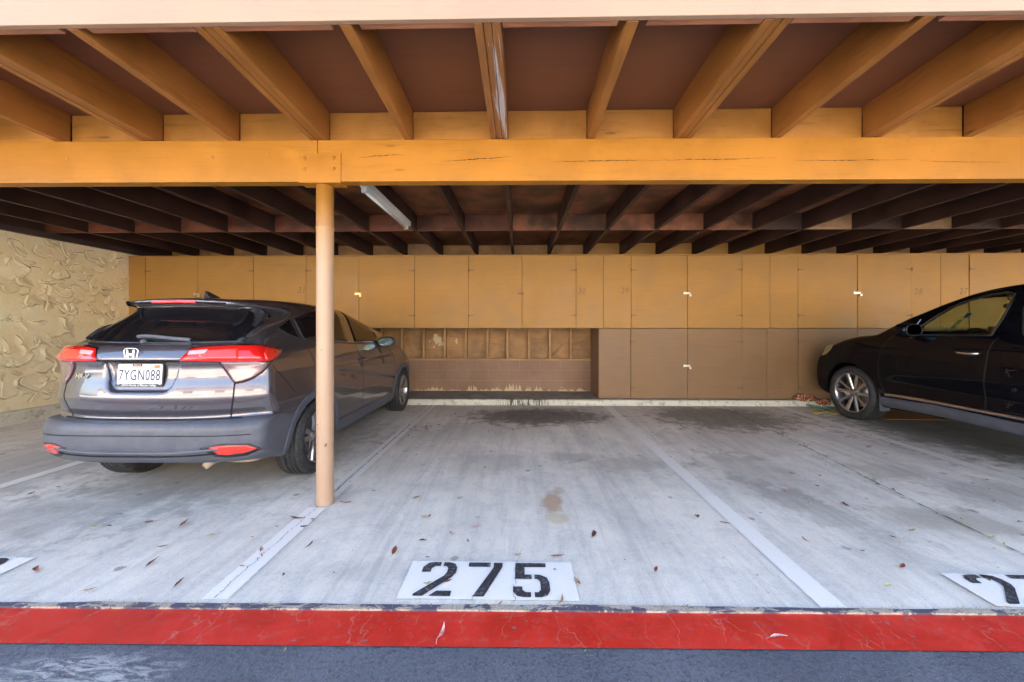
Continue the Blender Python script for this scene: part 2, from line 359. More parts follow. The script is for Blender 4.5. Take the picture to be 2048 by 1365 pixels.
# ================================================================== GROUND
def sheet(name, poly, z, m, **k):
    mb = MB(); mb.add([(x, y, z) for x, y in poly], [tuple(range(len(poly)))]); return setp(mb.obj(name, m), **k)
g = sheet('driveway', [(-60, -60), (60, -60), (60, 60), (-60, 60)], -.004, M['asphalt'], kind='structure')
SK = .0085
edge = lambda x, y0: y0+SK*x
xs_ = np.linspace(-14, 18, 641)
# concrete slab with a slightly ragged front edge
def ragged(y0, amp, seed, n=641):
    r = np.random.default_rng(seed); a = r.normal(0, 1, n); a = np.convolve(a, np.ones(5)/5, 'same')+.6*np.convolve(r.normal(0, 1, n), np.ones(25)/5, 'same')/2
    return [edge(x, y0)+amp*q for x, q in zip(xs_, a)]
def strip(name, ya, yb, z, m, thick=0, **k):
    mb = MB(); n = len(xs_)
    v = [(x, a, z) for x, a in zip(xs_, ya)]+[(x, b, z) for x, b in zip(xs_, yb)]
    mb.add(v, [(i, i+1, n+i+1, n+i) for i in range(n-1)])
    if thick: mb.add([(x, a, z) for x, a in zip(xs_, ya)]+[(x, a, z-thick) for x, a in zip(xs_, ya)], [(i, n+i, n+i+1, i+1) for i in range(n-1)])
    return setp(mb.obj(name, m), **k)
strip('concrete_floor', ragged(1.829, .002, 1), [6.56]*641, .008, M['floor'], 0, kind='structure')
strip('tar_joint', [edge(x, 1.80) for x in xs_], ragged(1.834, .006, 8), .0125, M['tar'], .0105, kind='structure')
strip('red_stripe', [edge(x, 1.601) for x in xs_], ragged(1.814, .0045, 5), .004, M['red'], label='broad red painted band along the edge of the asphalt drive', cat='painted stripe')
FZ = .012
def parking_line(x, wd, m, label, y0=1.845, y1=6.52, split=False, drift=0.0):
    mb = MB(); n = 60; r = np.random.default_rng(int(abs(x)*100)); ys = np.linspace(y0, y1, n)
    for a, b in ((-wd/2, wd/2),) if not split else ((-wd/2, -wd*.12), (wd*.05, wd/2)):
        v = [(x+drift*(y-y0)+a+r.normal(0, .0015), y, FZ) for y in ys]+[(x+drift*(y-y0)+b+r.normal(0, .0015), y, FZ) for y in ys]
        mb.add(v, [(i, n+i, n+i+1, i+1) for i in range(n-1)])
    o = mb.obj('parking_line', m); setp(o, label, 'parking line', 'painted parking lines on the concrete'); return o
parking_line(-1.50, .135, M['line_fresh'], 'white parking line running to the foot of the round post, in front of it', y1=2.80)
parking_line(-1.505, .13, M['line'], 'worn white parking line with a crack, from behind the post to the kerb', y0=2.96, split=True, drift=.005)
parking_line(1.505, .125, M['line_fresh'], 'clean white parking line on the bare right of the middle stall', y1=3.05)
parking_line(1.505, .125, M['line'], 'faded grey continuation of the middle parking line back to the kerb', y0=3.05, drift=-.004)
parking_line(4.38, .11, M['line'], 'thin double white parking line running beside the black car', split=True)
parking_line(-4.36, .12, M['line'], 'faint white parking line left of the grey car')

def ribbon(pts, wfun, z):
    mb = MB(); n = len(pts); v = []
    for i, (x, y) in enumerate(pts):
        a = pts[max(i-1, 0)]; b = pts[min(i+1, n-1)]; dx, dy = b[0]-a[0], b[1]-a[1]; L = math.hypot(dx, dy) or 1
        ww = wfun(i/(n-1)); v += [(x-dy/L*ww, y+dx/L*ww, z), (x+dy/L*ww, y-dx/L*ww, z)]
    return mb.add(v, [(2*i, 2*i+1, 2*i+3, 2*i+2) for i in range(n-1)])
def wander(a, b, n, amp, seed):
    r = np.random.default_rng(seed); w1 = np.cumsum(r.normal(0, 1, n)); w1 -= np.linspace(w1[0], w1[-1], n)
    a = np.array(a, float); b = np.array(b, float); d = (b-a)/np.linalg.norm(b-a); nn = np.array([-d[1], d[0]])
    return [tuple(a+(b-a)*t+nn*amp*(q*.35+r.normal(0, .4))) for t, q in zip(np.linspace(0, 1, n), w1)]
M['crack'] = simple('crack_dirt', (.055, .045, .035), .95); M['crack_tan'] = simple('crack_debris', (.28, .20, .11), .95)
for a, b, s, wd in (((-1.50, 1.85), (-1.50, 2.80), 1, .0022), ((-1.50, 2.96), (-1.49, 6.5), 2, .003), ((3.45, 6.5), (2.96, 2.3), 3, .006), ((2.96, 2.3), (3.05, 1.86), 4, .004), ((-.02, 1.85), (.02, 2.3), 6, .0013), ((-.24, 1.85), (-.16, 2.05), 7, .0013)):
    o = ribbon(wander(a, b, 90, .008, s), lambda q, r=np.random.default_rng(s), wd=wd: wd*abs(r.normal(.55, .45)), .0165).obj('floor_crack', M['crack'])
    setp(o, kind='structure')

# stencilled numbers
DG = {'2': [[(0,.68),(0,.84),(.12,.97),(.28,1),(.5,1),(.5,.87),(.36,.87),(.26,.8),(.26,.68)],
            [(.58,1),(.74,1),(.92,.95),(1,.83),(1,.66),(.9,.52),(.26,0),(0,0),(0,.05),(.68,.57),(.74,.68),(.74,.8),(.68,.87),(.58,.87)], [(.42,0),(1,0),(1,.14),(.60,.14)]],
      '7': [[(0,1),(.64,1),(.64,.86),(0,.86)], [(.74,1),(1,1),(1,.86),(.56,0),(.26,0),(.74,.84)]],
      '5': [[(.05,1),(.95,1),(.95,.87),(.32,.87),(.32,.63),(.52,.63),(.52,.5),(.05,.5)],
            [(.6,.63),(.75,.63),(.94,.55),(1,.42),(1,.18),(.92,.05),(.75,0),(.58,0),(.58,.13),(.68,.13),(.75,.2),(.75,.42),(.68,.5),(.6,.5)],
            [(0,.28),(0,.13),(.1,.03),(.28,0),(.48,0),(.48,.13),(.34,.13),(.25,.19),(.25,.28)]],
      '6': [[(.48,1),(.25,1),(.08,.93),(0,.8),(0,.2),(.08,.05),(.25,0),(.45,0),(.45,.13),(.33,.13),(.25,.2),(.25,.8),(.33,.87),(.48,.87)],
            [(.56,1),(.75,1),(.93,.95),(1,.83),(1,.70),(.75,.70),(.75,.8),(.68,.87),(.56,.87)],
            [(.53,.6),(.75,.6),(.93,.53),(1,.4),(1,.18),(.92,.05),(.75,0),(.53,0),(.53,.13),(.68,.13),(.75,.2),(.75,.4),(.68,.47),(.53,.47)]],
      '4': [[(.55,1),(.85,1),(.85,.4),(1,.4),(1,.27),(.85,.27),(.85,0),(.6,0),(.6,.7),(.45,.45)], [(0,.27),(0,.42),(.5,1),(.5,.75),(.25,.4),(.52,.4),(.52,.27)]]}
def stall_number(s, x0, x1, y0, y1, label):
    r = random.Random(s); t = empty('stall_number', (x0, y0, FZ), label=label, cat='stall number')
    n = 24; W = x1-x0; H = y1-y0; pts = []
    for (ax, ay), (bx, by) in (((0,0),(W,0)),((W,0),(W,H)),((W,H),(0,H)),((0,H),(0,0))):
        for i in range(n): q = i/n; pts.append((ax+(bx-ax)*q+r.uniform(-.002,.002), ay+(by-ay)*q+r.uniform(-.0025,.0025)))
    MB().add([(a, b, .004) for a, b in pts], [tuple(range(len(pts)))]).obj('painted_panel', M['placard'], t)
    dh = H*.90; dw = .188; gap = .062; xx = .075
    for d in s:
        mb = MB()
        for p in DG[d]: mb.add([(xx+u*dw, H*.05+v*dh, .008) for u, v in p], [tuple(range(len(p)))])
        mb.obj('digit', M['black_paint'], t); xx += dw+gap
stall_number('275', -.605, .295, 1.862, 2.163, 'black stencilled number 275 on white paint in the middle stall')
stall_number('274', 2.285, 3.185, 1.862, 2.105, 'black stencilled number on white paint, cut off at the right')
stall_number('276', -3.67, -2.80, 1.86, 2.155, 'black stencilled number on white paint, only its last digit showing at the left')

# kerb and slab
mb = MB(); n = 400; r = np.random.default_rng(3); xk = np.linspace(-7.0, 16, n); prof = [(6.545, .004), (6.545, .060), (6.548, .088), (6.560, .101), (6.60, .103)]
mb.add([(x, y+r.normal(0, .0015), z+r.normal(0, .0013)) for x in xk for y, z in prof], [(i*5+j, (i+1)*5+j, (i+1)*5+j+1, i*5+j+1) for i in range(n-1) for j in range(4)], True)
setp(mb.obj('kerb', M['kerb']), 'low cream painted concrete kerb with flaking paint and black drips, below the lockers', 'kerb')
MB().box((-7.0, 6.60, -.05), (16, 7.5, .102)).obj('locker_slab', M['slab'])['kind'] = 'structure'

# ================================================================== WALLS
def build_stucco():
    Y0, Y1, Z0, Z1 = 1.6, 6.72, .20, 2.66; ny, nz = 900, 470
    ys = np.linspace(Y0, Y1, ny); zs = np.linspace(Z0, Z1, nz); YY, ZZ = np.meshgrid(ys, zs, indexing='ij')
    H = np.zeros_like(YY); G_ = np.zeros_like(YY); r = np.random.default_rng(21)
    WY = .030*np.sin(YY*9+2*np.sin(ZZ*7))+.014*np.sin(ZZ*23+YY*11)+.008*np.sin(YY*41+ZZ*17); WZ = .030*np.sin(ZZ*8+2*np.sin(YY*6)+1)+.014*np.sin(YY*19-ZZ*13)+.008*np.sin(ZZ*37+YY*29)
    for k in range(620):
        cy, cz = r.uniform(Y0+.0, Y1), r.uniform(Z0, Z1); R = r.uniform(.07, .18); a0 = r.normal(-1.5, .75); span = r.uniform(.55, 1.3); amp = r.uniform(.010, .024); ex = r.uniform(.8, 1.5)
        if r.random() < .12: a0 += pi
        iy = slice(max(0, np.searchsorted(ys, cy-R-.16)), np.searchsorted(ys, cy+R+.16)); iz = slice(max(0, np.searchsorted(zs, cz-R-.16)), np.searchsorted(zs, cz+R+.16))
        dy = YY[iy, iz]-cy+WY[iy, iz]; dz = ZZ[iy, iz]-cz+WZ[iy, iz]; rr = np.hypot(dy*ex, dz*1.12/ex**.5); an = np.arctan2(dz, dy)
        da = (an-a0+pi) % (2*pi)-pi; win = np.clip(1-(np.abs(da)/span)**2, 0, 1)
        u = rr-R; prof = np.where(u < 0, np.clip(1+u/(R*.75), 0, 1)**1.6, np.exp(-(u/.006)**2))   # soft inside, crisp outer lip
        prof = prof-.75*np.exp(-((u-.011)/.007)**2); gm = np.exp(-((u-.008)/.007)**2)*win
        H[iy, iz] = np.maximum(H[iy, iz]*.9, 0)+0 if False else H[iy, iz]
        G_[iy, iz] = np.maximum(G_[iy, iz]*np.where((win > .1) & (u < 0), .4, 1), gm*r.uniform(.5, 1)); add = amp*prof*win; H[iy, iz] = np.where((win > 0) & (u < .03), np.maximum(H[iy, iz]*(1-.75*np.sqrt(win)*np.clip((.02-u)/.02, 0, 1)), 0)+add, H[iy, iz])
    H += .003*np.sin(YY*7+1)*np.sin(ZZ*6)
    H[:, 0] = 0; H[:, -1] = 0
    v = np.stack([-6.98+H, YY, ZZ], -1).reshape(-1, 3)
    i, j = np.meshgrid(np.arange(ny-1), np.arange(nz-1), indexing='ij'); a = (i*nz+j).ravel()
    f = np.stack([a, a+nz, a+nz+1, a+1], 1)
    me = bpy.data.meshes.new('stucco'); me.from_pydata(v.tolist(), [], f.tolist()); me.polygons.foreach_set('use_smooth', [True]*len(f))
    at = me.attributes.new('groove', 'FLOAT', 'POINT'); at.data.foreach_set('value', G_.ravel().astype(np.float32))
    t = empty('stucco_wall', (-7.1, 1.6, 0), label='cream stucco side wall with swirled trowel ridges, left of the grey car', cat='wall')
    o = link('trowelled_face', me, M['stucco'], t); o.location = (7.1, -1.6, 0)
    MB().box((0, 0, 0), (.10, 6.2, 2.665)).obj('wall_core', M['stucco'], t)
    MB().box((0, 0, 2.668), (.10, 6.2, 2.979)).obj('upper_framing', M['joist_back'], t)
    MB().box((.10, 0, 0), (.165, 5.0, .20)).obj('plinth', M['kerb'], t, bevel=.012)
build_stucco()
MB().box((-6.999, 1.6, 2.666), (-6.93, 7.455, 2.744)).obj('wall_plate', M['plate']); setp(bpy.data.objects['wall_plate'], 'dark timber plate spattered with pale paint on top of the stucco wall', 'timber')
t = empty('block_wall', (-7.1, 7.46, 0), label='brown painted concrete block back wall, its paint flaking to cream at the foot', cat='wall')
MB().box((.102, 0, .0), (23, .2, .70)).obj('block_face', M['cmu'], t); bpy.data.objects['block_face'].location = (0, 0, 0)
MB().box((.102, .09, .702), (23, .2, 2.978)).obj('wall_sheathing', M['ply_back'], t)
# niche studs
for i, x in enumerate([763, 804.6, 848, 890, 932, 975.5, 1015, 1058, 1099.5, 1141, 722]):
    p = px(x, Y=7.46)
    o = MB().box((-.02, -.035, 0), (.02, .088, .585)).obj('wall_stud', M['stud'], loc=(p.x, 7.46, .742), bevel=.002)
    setp(o, 'brown wall stud in the open niche, %s' % (['just right of the grey car mirror','second from the grey car mirror','left of the large cream paint patch','between the two cream paint patches','right of the small cream paint patch','fifth from the locker side counting left','fourth from the dark locker side','third from the dark locker side','crossed by the diagonal brace','nearest the dark locker side','hidden behind the grey car mirror'][i]), 'stud', 'studs in the open niche')
o = MB().box((-2.9, 7.415, .702), (1.44, 7.548, .741)).obj('sill_plate', M['stud'], bevel=.003); setp(o, 'horizontal timber sill plate under the studs in the niche', 'timber')
a = px(1103, 715, Y=7.50); b = px(1148, 662, Y=7.50)
o = MB().tube([a, b], .012, 4).obj('diagonal_brace', M['stud']); setp(o, 'thin diagonal brace in the niche near the dark locker side', 'timber')
def blob(cx, cy, rx, ry, seed, Y):
    r = np.random.default_rng(seed); n = 46; ph = r.uniform(0, 6, 5); pts = []
    for i in range(n):
        a = 2*pi*i/n; q = 1+.22*sin(2*a+ph[0])+.18*sin(3*a+ph[1])+.13*sin(5*a+ph[2])+.10*sin(9*a+ph[3])+r.normal(0, .05)
        p = px(cx+rx*q*cos(a), cy+ry*q*sin(a), Y=Y); pts.append((p.x, p.y, p.z))
    return pts
bw = bpy.data.objects['block_wall']
for k, (cx, cy, rx, ry, s) in enumerate([(875, 679, 8, 9.5, 3), (883, 688, 5, 5, 8), (913, 683, 2.6, 4.5, 5), (859, 684, 1, 1.5, 6), (868, 695, 1.5, 2, 7)]):
    p = blob(cx, cy, rx, ry, s, 7.546); o = MB().add([(x+7.1, y-7.46, z) for x, y, z in p], [tuple(range(len(p)))[::-1]]).obj('flaked_patch', M['cream_patch'], bw)

# ================================================================== ROOF TIMBER
ZJ = 2.745; ZC = 2.98
def ordinal(i): return ['first','second','third','fourth','fifth','sixth','seventh','eighth','ninth','tenth','eleventh','twelfth','thirteenth','fourteenth','fifteenth','sixteenth','seventeenth','eighteenth','nineteenth','twentieth','twenty-first','twenty-second','twenty-third','twenty-fourth','twenty-fifth','twenty-sixth'][i]
MB().box((-9, 1.74, ZC), (16, 2.862, ZC+.02)).obj('ceiling', M['ceil_front'])['kind'] = 'structure'
MB().box((-9, 2.864, ZC), (16, 7.66, ZC+.02)).obj('ceiling', M['ceil_back'])['kind'] = 'structure'
MB().box((-9.02, 1.72, ZC+.022), (16.02, 7.7, ZC+.16)).obj('roof', simple('roofing', (.2, .19, .18), .9))['kind'] = 'structure'
# sheet seams in the soffit
for (ax, ay, bx, by) in ((-.80, 2.03, .62, 2.03),):
    MB().box((ax, ay, ZC-.002), (bx, ay+.004, ZC-.0005)).obj('soffit_seam', M['dark'])['kind'] = 'structure'
o = MB().box((-9, 1.715, ZJ), (16, 1.741, ZJ+.27)).obj('fascia_board', M['fascia'], bevel=.003); setp(o, 'pale peach fascia board along the front edge of the carport roof', 'board')
fx = [-4.15]+[((p-1024)/FPX-YAW)*2.85 for p in (113, 295, 463, 638, 817, 999, 1181, 1362, 1546, 1732, 1917)]+[3.98]
dbl = [True, False, True, False, True, False, True, False, True, False, True, False, True]
L0, L1 = 1.745, 2.857
sm = MB().box((-.027, 0, 0), (.027, L1-L0, ZC-ZJ-.002)).mesh('joist_single')
d = MB(); d.box((-.062, 0, 0), (-.022, L1-L0, ZC-ZJ-.002)); d.box((-.019, 0, .004), (.019, L1-L0, ZC-ZJ-.002)); d.box((.022, 0, .0015), (.062, L1-L0, ZC-ZJ-.002)); dm = d.mesh('joist_double')
jw = ['cut off at the far left', 'first from the left, short', 'second from the left, doubled', 'third from the left, single', 'above the round post, doubled', 'single, next right of the post', 'doubled and flaking, at the centre', 'single, just right of the flaking one', 'doubled, second right of the flaking one', 'single, third right of the flaking one', 'doubled, with a crack, near the right', 'single and short, at the right edge', 'cut off at the far right']
for i, x in enumerate(fx):
    me = dm.copy() if dbl[i] else sm.copy(); me.materials.clear()
    x0 = x*(.972 if abs(x) > .3 else 1)
    o = link('ceiling_joist', me, M['joist_worn'] if i == 6 else M['joist'], loc=(x0, L0, ZJ+.001))
    o.rotation_euler = (0, 0, -math.atan2((x-x0), L1-L0)); b = o.modifiers.new('bevel', 'BEVEL'); b.width = .0025; b.segments = 1
    setp(o, 'painted joist before the ochre beam, '+jw[i], 'joist', 'painted joists of the front bay')
for i in range(len(fx)-1):
    a = fx[i]+(.064 if dbl[i] else .029); b = fx[i+1]-(.064 if dbl[i+1] else .029)
    o = MB().box((a, 2.862-.0, ZJ+.003), (b, 2.90, ZC-.003)).obj('blocking_board', M['block'], bevel=.002)
    setp(o, 'ochre blocking board atop the ochre beam, %s joist gap from the left' % ordinal(i), 'blocking', 'blocking boards above the ochre beam')
    a2 = fx[i]*.972+.066; b2 = fx[i+1]*.972-.066
    o = MB().box((a2, 1.742, ZJ+.003), (b2, 1.775, ZJ+.14)).obj('rim_board', M['rim'], bevel=.002)
    setp(o, 'reddish nailer behind the peach fascia, %s joist gap from the left' % ordinal(i), 'board', 'nailers behind the fascia')
# ochre beam, two lengths meeting over the post
PX_, PY_ = -1.480, 2.878
for nm, x0, x1, lab in (('beam', -9, -1.502, 'ochre painted roof beam left of the post joint'), ('beam', -1.498, 16, 'long ochre painted roof beam right of the post joint, with long cracks')):
    t = empty('beam', (-1.5, 2.848, 2.434), .0075, label=lab, cat='beam')
    MB().box((x0+1.5, -.0445, 0), (x1+1.5, .0445, .309)).obj('timber', M['beam'], t, bevel=.004)
    if x1 > 0:
        for k, (pa, pb, amp) in enumerate((((716, 315), (812, 311), 1.2), ((880, 322), (1025, 312), 1.5), ((1110, 322), (1300, 318), 1.4), ((1290, 320), (1560, 313), 1.2), ((1595, 318), (1830, 316), 1.2), ((1850, 318), (2040, 320), 1.0))):
            n = 50; r = np.random.default_rng(k); w1 = np.cumsum(r.normal(0, .35, n)); w1 -= np.linspace(0, w1[-1], n); vv = []
            for j in range(n):
                q = j/(n-1); xx = pa[0]+(pb[0]-pa[0])*q; yy = pa[1]+(pb[1]-pa[1])*q+w1[j]*.8
                P = px(xx, yy, Y=2.8)
                ww = .0013*(.25+sin(pi*q))*(1+.35*r.normal())*amp
                vv += [(P.x+1.5, -.0462, P.z-2.434+ww), (P.x+1.5, -.0462, P.z-2.434-ww)]
            MB().add(vv, [(2*j, 2*j+1, 2*j+3, 2*j+2) for j in range(n-1)]).obj('crack', M['dark'], t)
    else:
        for pxx, pyy in ((137, 319), (425, 316), (533, 305)):
            P = px(pxx, pyy, Y=2.8); MB().lathe([(0, .0), (.010, .0), (.013, -.001), (.014, .001)], 20, lambda p, P=P: Vector((P.x+1.5+p.x, -.0468+p.z, P.z-2.434+p.y*1.2))).obj('knot', M['block'], t)
# round steel post
t = empty('round_post', (PX_, PY_, 0), label='peach round steel post carrying the ochre beam, with a bolted saddle', cat='post')
n = 48
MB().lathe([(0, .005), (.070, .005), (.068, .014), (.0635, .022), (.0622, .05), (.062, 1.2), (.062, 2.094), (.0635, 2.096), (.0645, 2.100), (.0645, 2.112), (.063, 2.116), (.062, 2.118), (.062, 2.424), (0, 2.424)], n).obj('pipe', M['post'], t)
for z, a, rr in ((1.18, -.9, .004), (.47, -.4, .007), (.46, -.5, .005), (.62, -1.5, .004), (1.9, -1.9, .003), (.80, -1.2, .002)):
    MB().ellipsoid((.0615*cos(a-.6), .0615*sin(a-.6), z), (rr, rr, rr*1.4), 8, 6).obj('rust_spot', simple('rust', (.18, .08, .035), .9), t)
sad = MB(); sad.box((-.158, -.081, -.001+2.425), (.158, -.0745, 2.645)); sad.box((-.158, .023, 2.425), (.158, .031, 2.645)); sad.box((-.158, -.0743, 2.425), (.158, .0228, 2.4325))
so_ = sad.obj('saddle_plate', M['beam'], t, bevel=.003); so_.rotation_euler = (0, 0, .0075); so_.location = (.0, -.0, 0)
for x, z in ((-.113, 2.604), (.105, 2.606), (-.113, 2.523), (.105, 2.525)):
    b = MB().lathe([(0, -.010), (.006, -.0095), (.0105, -.006), (.0125, 0), (.0155, 0), (.0155, .003)], 20, lambda p, x=x, z=z: Vector((x+p.x, -.0815+p.z, z+p.y)))
    b.obj('bolt', M['beam'], so_)
# rear bay joists, blocking at mid span and at the wall
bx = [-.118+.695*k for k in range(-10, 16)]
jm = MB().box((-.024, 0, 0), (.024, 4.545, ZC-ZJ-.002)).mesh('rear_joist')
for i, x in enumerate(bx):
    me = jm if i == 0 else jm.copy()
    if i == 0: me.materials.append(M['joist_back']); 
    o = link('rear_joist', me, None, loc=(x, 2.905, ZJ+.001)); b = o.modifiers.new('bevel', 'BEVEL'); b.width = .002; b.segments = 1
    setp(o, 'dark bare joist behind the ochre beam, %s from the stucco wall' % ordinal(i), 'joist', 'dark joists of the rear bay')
rr = random.Random(5)
for i in range(len(bx)-1):
    a, b = bx[i]+.026, bx[i+1]-.026
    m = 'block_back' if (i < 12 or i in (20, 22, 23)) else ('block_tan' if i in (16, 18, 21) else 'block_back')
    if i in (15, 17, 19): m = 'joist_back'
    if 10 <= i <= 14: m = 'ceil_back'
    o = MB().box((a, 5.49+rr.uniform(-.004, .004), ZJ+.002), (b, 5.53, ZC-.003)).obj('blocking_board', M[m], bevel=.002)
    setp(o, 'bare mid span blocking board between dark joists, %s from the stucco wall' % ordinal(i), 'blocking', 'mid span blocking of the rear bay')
    if bx[i] > 1.1 and bx[i] < 5.0 or i in (3, 7):
        o = MB().box((a, 7.40, ZJ-.03), (b, 7.44, ZC-.003)).obj('blocking_board', M['door_up'] if i > 9 else M['block_tan'], bevel=.002)
        setp(o, 'blocking board above the lockers, in the %s joist gap from the stucco wall' % ordinal(i), 'blocking', 'blocking above the lockers')
# fluorescent batten
t = empty('strip_light', (-1.47, 3.58, ZJ-.062), label='white fluorescent strip light under a dark joist right of the post', cat='light')
M['enamel'] = painted('dusty_white_enamel', (.62, .62, .60), 'y', .4, .08, dirt=.4, grain=.2); M['tube'] = simple('unlit_tube', (.75, .76, .75), .2)
MB().prism([(-.040, 0), (.040, 0), (.046, .058), (-.046, .058)], 0, 1.42, lambda p: Vector((p.x, p.z, p.y))).obj('housing', M['enamel'], t, bevel=.003)
MB().tube([(-.012, .06, -.026), (-.012, 1.36, -.026)], .0165, 12).obj('fluorescent_tube', M['tube'], t)
for y in (.02, 1.365): MB().box((-.035, y, -.047), (.015, y+.032, .004)).obj('lamp_holder', M['enamel'], t, bevel=.003)

def foot_flakes():
    r = np.random.default_rng(12)
    for k, (a, b, h) in enumerate([(430,500,10),(505,655,24),(672,745,9),(795,878,36),(885,955,11),(960,1035,24),(1052,1172,52),(1195,1240,28),(1252,1316,24),(1350,1366,10),(1425,1484,12),(1498,1528,10),(1545,1592,22)]):
        x0, x1 = 700+a/3.413, 700+b/3.413; n = 36; y0 = 781.5; pts = []
        for i in range(n+1):
            q = i/n; env = min(1, 4*q, 4*(1-q))**.7; hh = h/3.413*env*(.55+.45*sin(q*9+k)*sin(q*23+2*k)+.25*r.normal()); P = px(x0+(x1-x0)*q, y0-max(.3, hh), Y=7.4575); pts.append((P.x+7.1, -.0025, max(.104, P.z)))
        P0 = px(x0, y0, Y=7.4575); P1 = px(x1, y0, Y=7.4575); base = [(P0.x+7.1, -.0025, .1035), (P1.x+7.1, -.0025, .1035)]
        v = pts+[(p_[0], p_[1], .1032) for p_ in pts]; m_ = n+1
        MB().add(v, [(i, m_+i, m_+i+1, i+1) for i in range(n)]).obj('flaked_patch', M['cream_patch'], bw)
foot_flakes()
# ================================================================== STORAGE LOCKERS
LY = 6.68; ZT = 2.605; ZM = 1.333; ZB = .106; DT = .019
def lx(p): return px(p, Y=LY).x
prn = random.Random(77)
def panel(name, xa, xb, z0, z1, m, par, ox, dy=0.0, tilt=0.0, gap=.0032):
    if name == 'door': gap = prn.uniform(.0028, .0048)
    o = MB().box((xa+gap, 0, z0+gap), (xb-gap, DT, z1-gap)).obj(name, m, par, bevel=.0015)
    o.location = (-ox, dy-(prn.uniform(0, .006) if name == 'door' else 0), 0)
    if name == 'door': o.rotation_euler = (radians(prn.uniform(-.12, .12)), 0, 0)
    return o
def hinge(par, x, z, side, ox):
    mb = MB(); mb.tube([(x, -.004, z-.03), (x, -.004, z+.03)], .007, 8)
    mb.add([(x, -.003, z+.016), (x+side*.11, -.003, z+.005), (x+side*.11, -.003, z-.005), (x, -.003, z-.016)], [(0, 1, 2, 3) if side < 0 else (3, 2, 1, 0)])
    o = mb.obj('hinge', M['hinge'], par); return o
def hasp(par, x, z, m, lock, ox, mlock=None):
    h = MB(); h.cbox((x-.012-ox, -.012, z), (.105, .005, .034)); h.cbox((x-.060-ox, -.009, z), (.024, .010, .044)); h.tube([(x+.028-ox, -.004, z), (x+.028-ox, -.030, z)], .005, 8)
    h.obj('hasp', m, par, bevel=.001)
    if lock:
        lo = empty('padlock', (x+.036-ox, -.028, z-.030)); lo.parent = par
        MB().box((-.019, -.011, -.026), (.019, .011, .010)).obj('lock_body', mlock, lo, bevel=.004)
        MB().tube([(-.012, 0, .008), (-.012, 0, .022), (-.007, 0, .031), (0, 0, .034), (.007, 0, .031), (.012, 0, .022), (.012, 0, .008)], .0035, 8).obj('shackle', M['steel'], lo)
def numtext(par, s, pxx, pyy, ox):
    P = px(pxx, pyy, Y=LY); me = text_mesh(s, .148, 0, .86, .18, spacing=1.12)
    me.transform(Matrix.Rotation(pi/2, 4, 'X')); me.transform(Matrix.Translation((P.x-ox, -.0018, P.z)))
    link('number', me, M['number'], par)
M['number'] = simple('stencilled_number_dark', (.17, .085, .03), .6)
def locker(label, xa, xd, xb, z0, z1, mat, fixed, lock=None, num=None, hingez=None, kind='upper'):
    """doors xa..xd..xb (pixels at the locker face), fixed panels list of (a,b)"""
    ox = lx(xa); t = empty('storage_locker', (ox, LY, 0), label=label, cat='locker')
    lo = min([lx(xa)]+[lx(a) for a, b in fixed]); hi = max([lx(xb)]+[lx(b) for a, b in fixed])
    c = MB(); e = .004
    c.box((lo+e, DT+.003, z0+e), (lo+.018, .74, z1-e)); c.box((hi-.018, DT+.003, z0+e), (hi-e, .74, z1-e))
    c.box((lo+.0185, DT+.003, z1-.018), (hi-.0185, .74, z1-e)); c.box((lo+.0185, DT+.003, z0+e), (hi-.0185, .74, z0+.018))
    co = c.obj('carcass', M['carcass'], t); co.location = (-ox, 0, 0)
    for i, (a, b) in enumerate(((xa, xd), (xd, xb))):
        if a == b: continue
        dr = panel('door', lx(a), lx(b), z0, z1, mat, t, ox, dy=-.002*i)
        hx = lx(a) if i == 0 else lx(b)
        for hz in (hingez or ((z1-z0)*.80+z0, (z1-z0)*.175+z0)): hinge(dr, hx, hz, 1 if i == 0 else -1, ox)
    for a, b in fixed: panel('fixed_panel', lx(a), lx(b), z0, z1, mat, t, ox)
    if lock: hasp(t, lx(xd), lock[1], lock[0], lock[2] is not None, ox, lock[2])
    if num: numtext(t, num[0], num[1], num[2], ox)
    return t
zl = px(1376, 587, Y=LY).z; zl2 = px(1376, 732, Y=LY).z
U = M['door_up']; Lw = M['door_low']
locker('upper ochre locker against the stucco wall, behind the grey car roof', 291, 396, 507, ZM, ZT, U, [(249, 291)], (M['steel'], zl, M['steel']))
locker('upper ochre locker behind the round post, closed with a brass padlock', 612, 718, 829, ZM, ZT, U, [(507, 612)], (M['brass'], zl, M['brass']), ('31', 603, 581))
locker('upper ochre locker over the open niche with number 30, its hasp without padlock', 937, 1044, 1152, ZM, ZT, U, [(829, 937), (1152, 1207)], (M['hinge'], zl, None), ('30', 1163, 583))
locker('upper ochre locker with number 29 and a white hasp and padlock', 1262.5, 1375, 1484, ZM, ZT, U, [(1207, 1262.5), (1484, 1540)], (M['whitesteel'], zl, M['whitesteel']), ('29', 1249, 582))
locker('upper ochre locker with number 28 and a steel padlock, left of the black car windshield', 1596, 1715, 1823, ZM, ZT, U, [(1540, 1596), (1823, 1881)], (M['steel'], zl, M['steel']), ('28', 1836, 584))
locker('upper ochre locker with number 27 above the black car, at the right edge', 1938, 2050, 2160, ZM, ZT, U, [(1881, 1938), (2160, 2215)], (M['steel'], zl, M['steel']), ('27', 1926, 583))
locker('upper ochre locker beyond the right edge of the photo', 2271, 2383, 2495, ZM, ZT, U, [(2215, 2271), (2495, 2550)])
locker('lower brown locker right of the open niche, with a white hasp and padlock', 1261.5, 1375, 1484, ZB, ZM-.002, Lw, [(1197, 1261.5), (1484, 1534)], (M['whitesteel'], zl2, M['whitesteel']), hingez=(1.10, .30))
locker('lower brown locker behind the nose of the black car', 1596, 1715, 1823, ZB, ZM-.002, Lw, [(1534, 1596), (1823, 1938)], hingez=(1.10, .30))
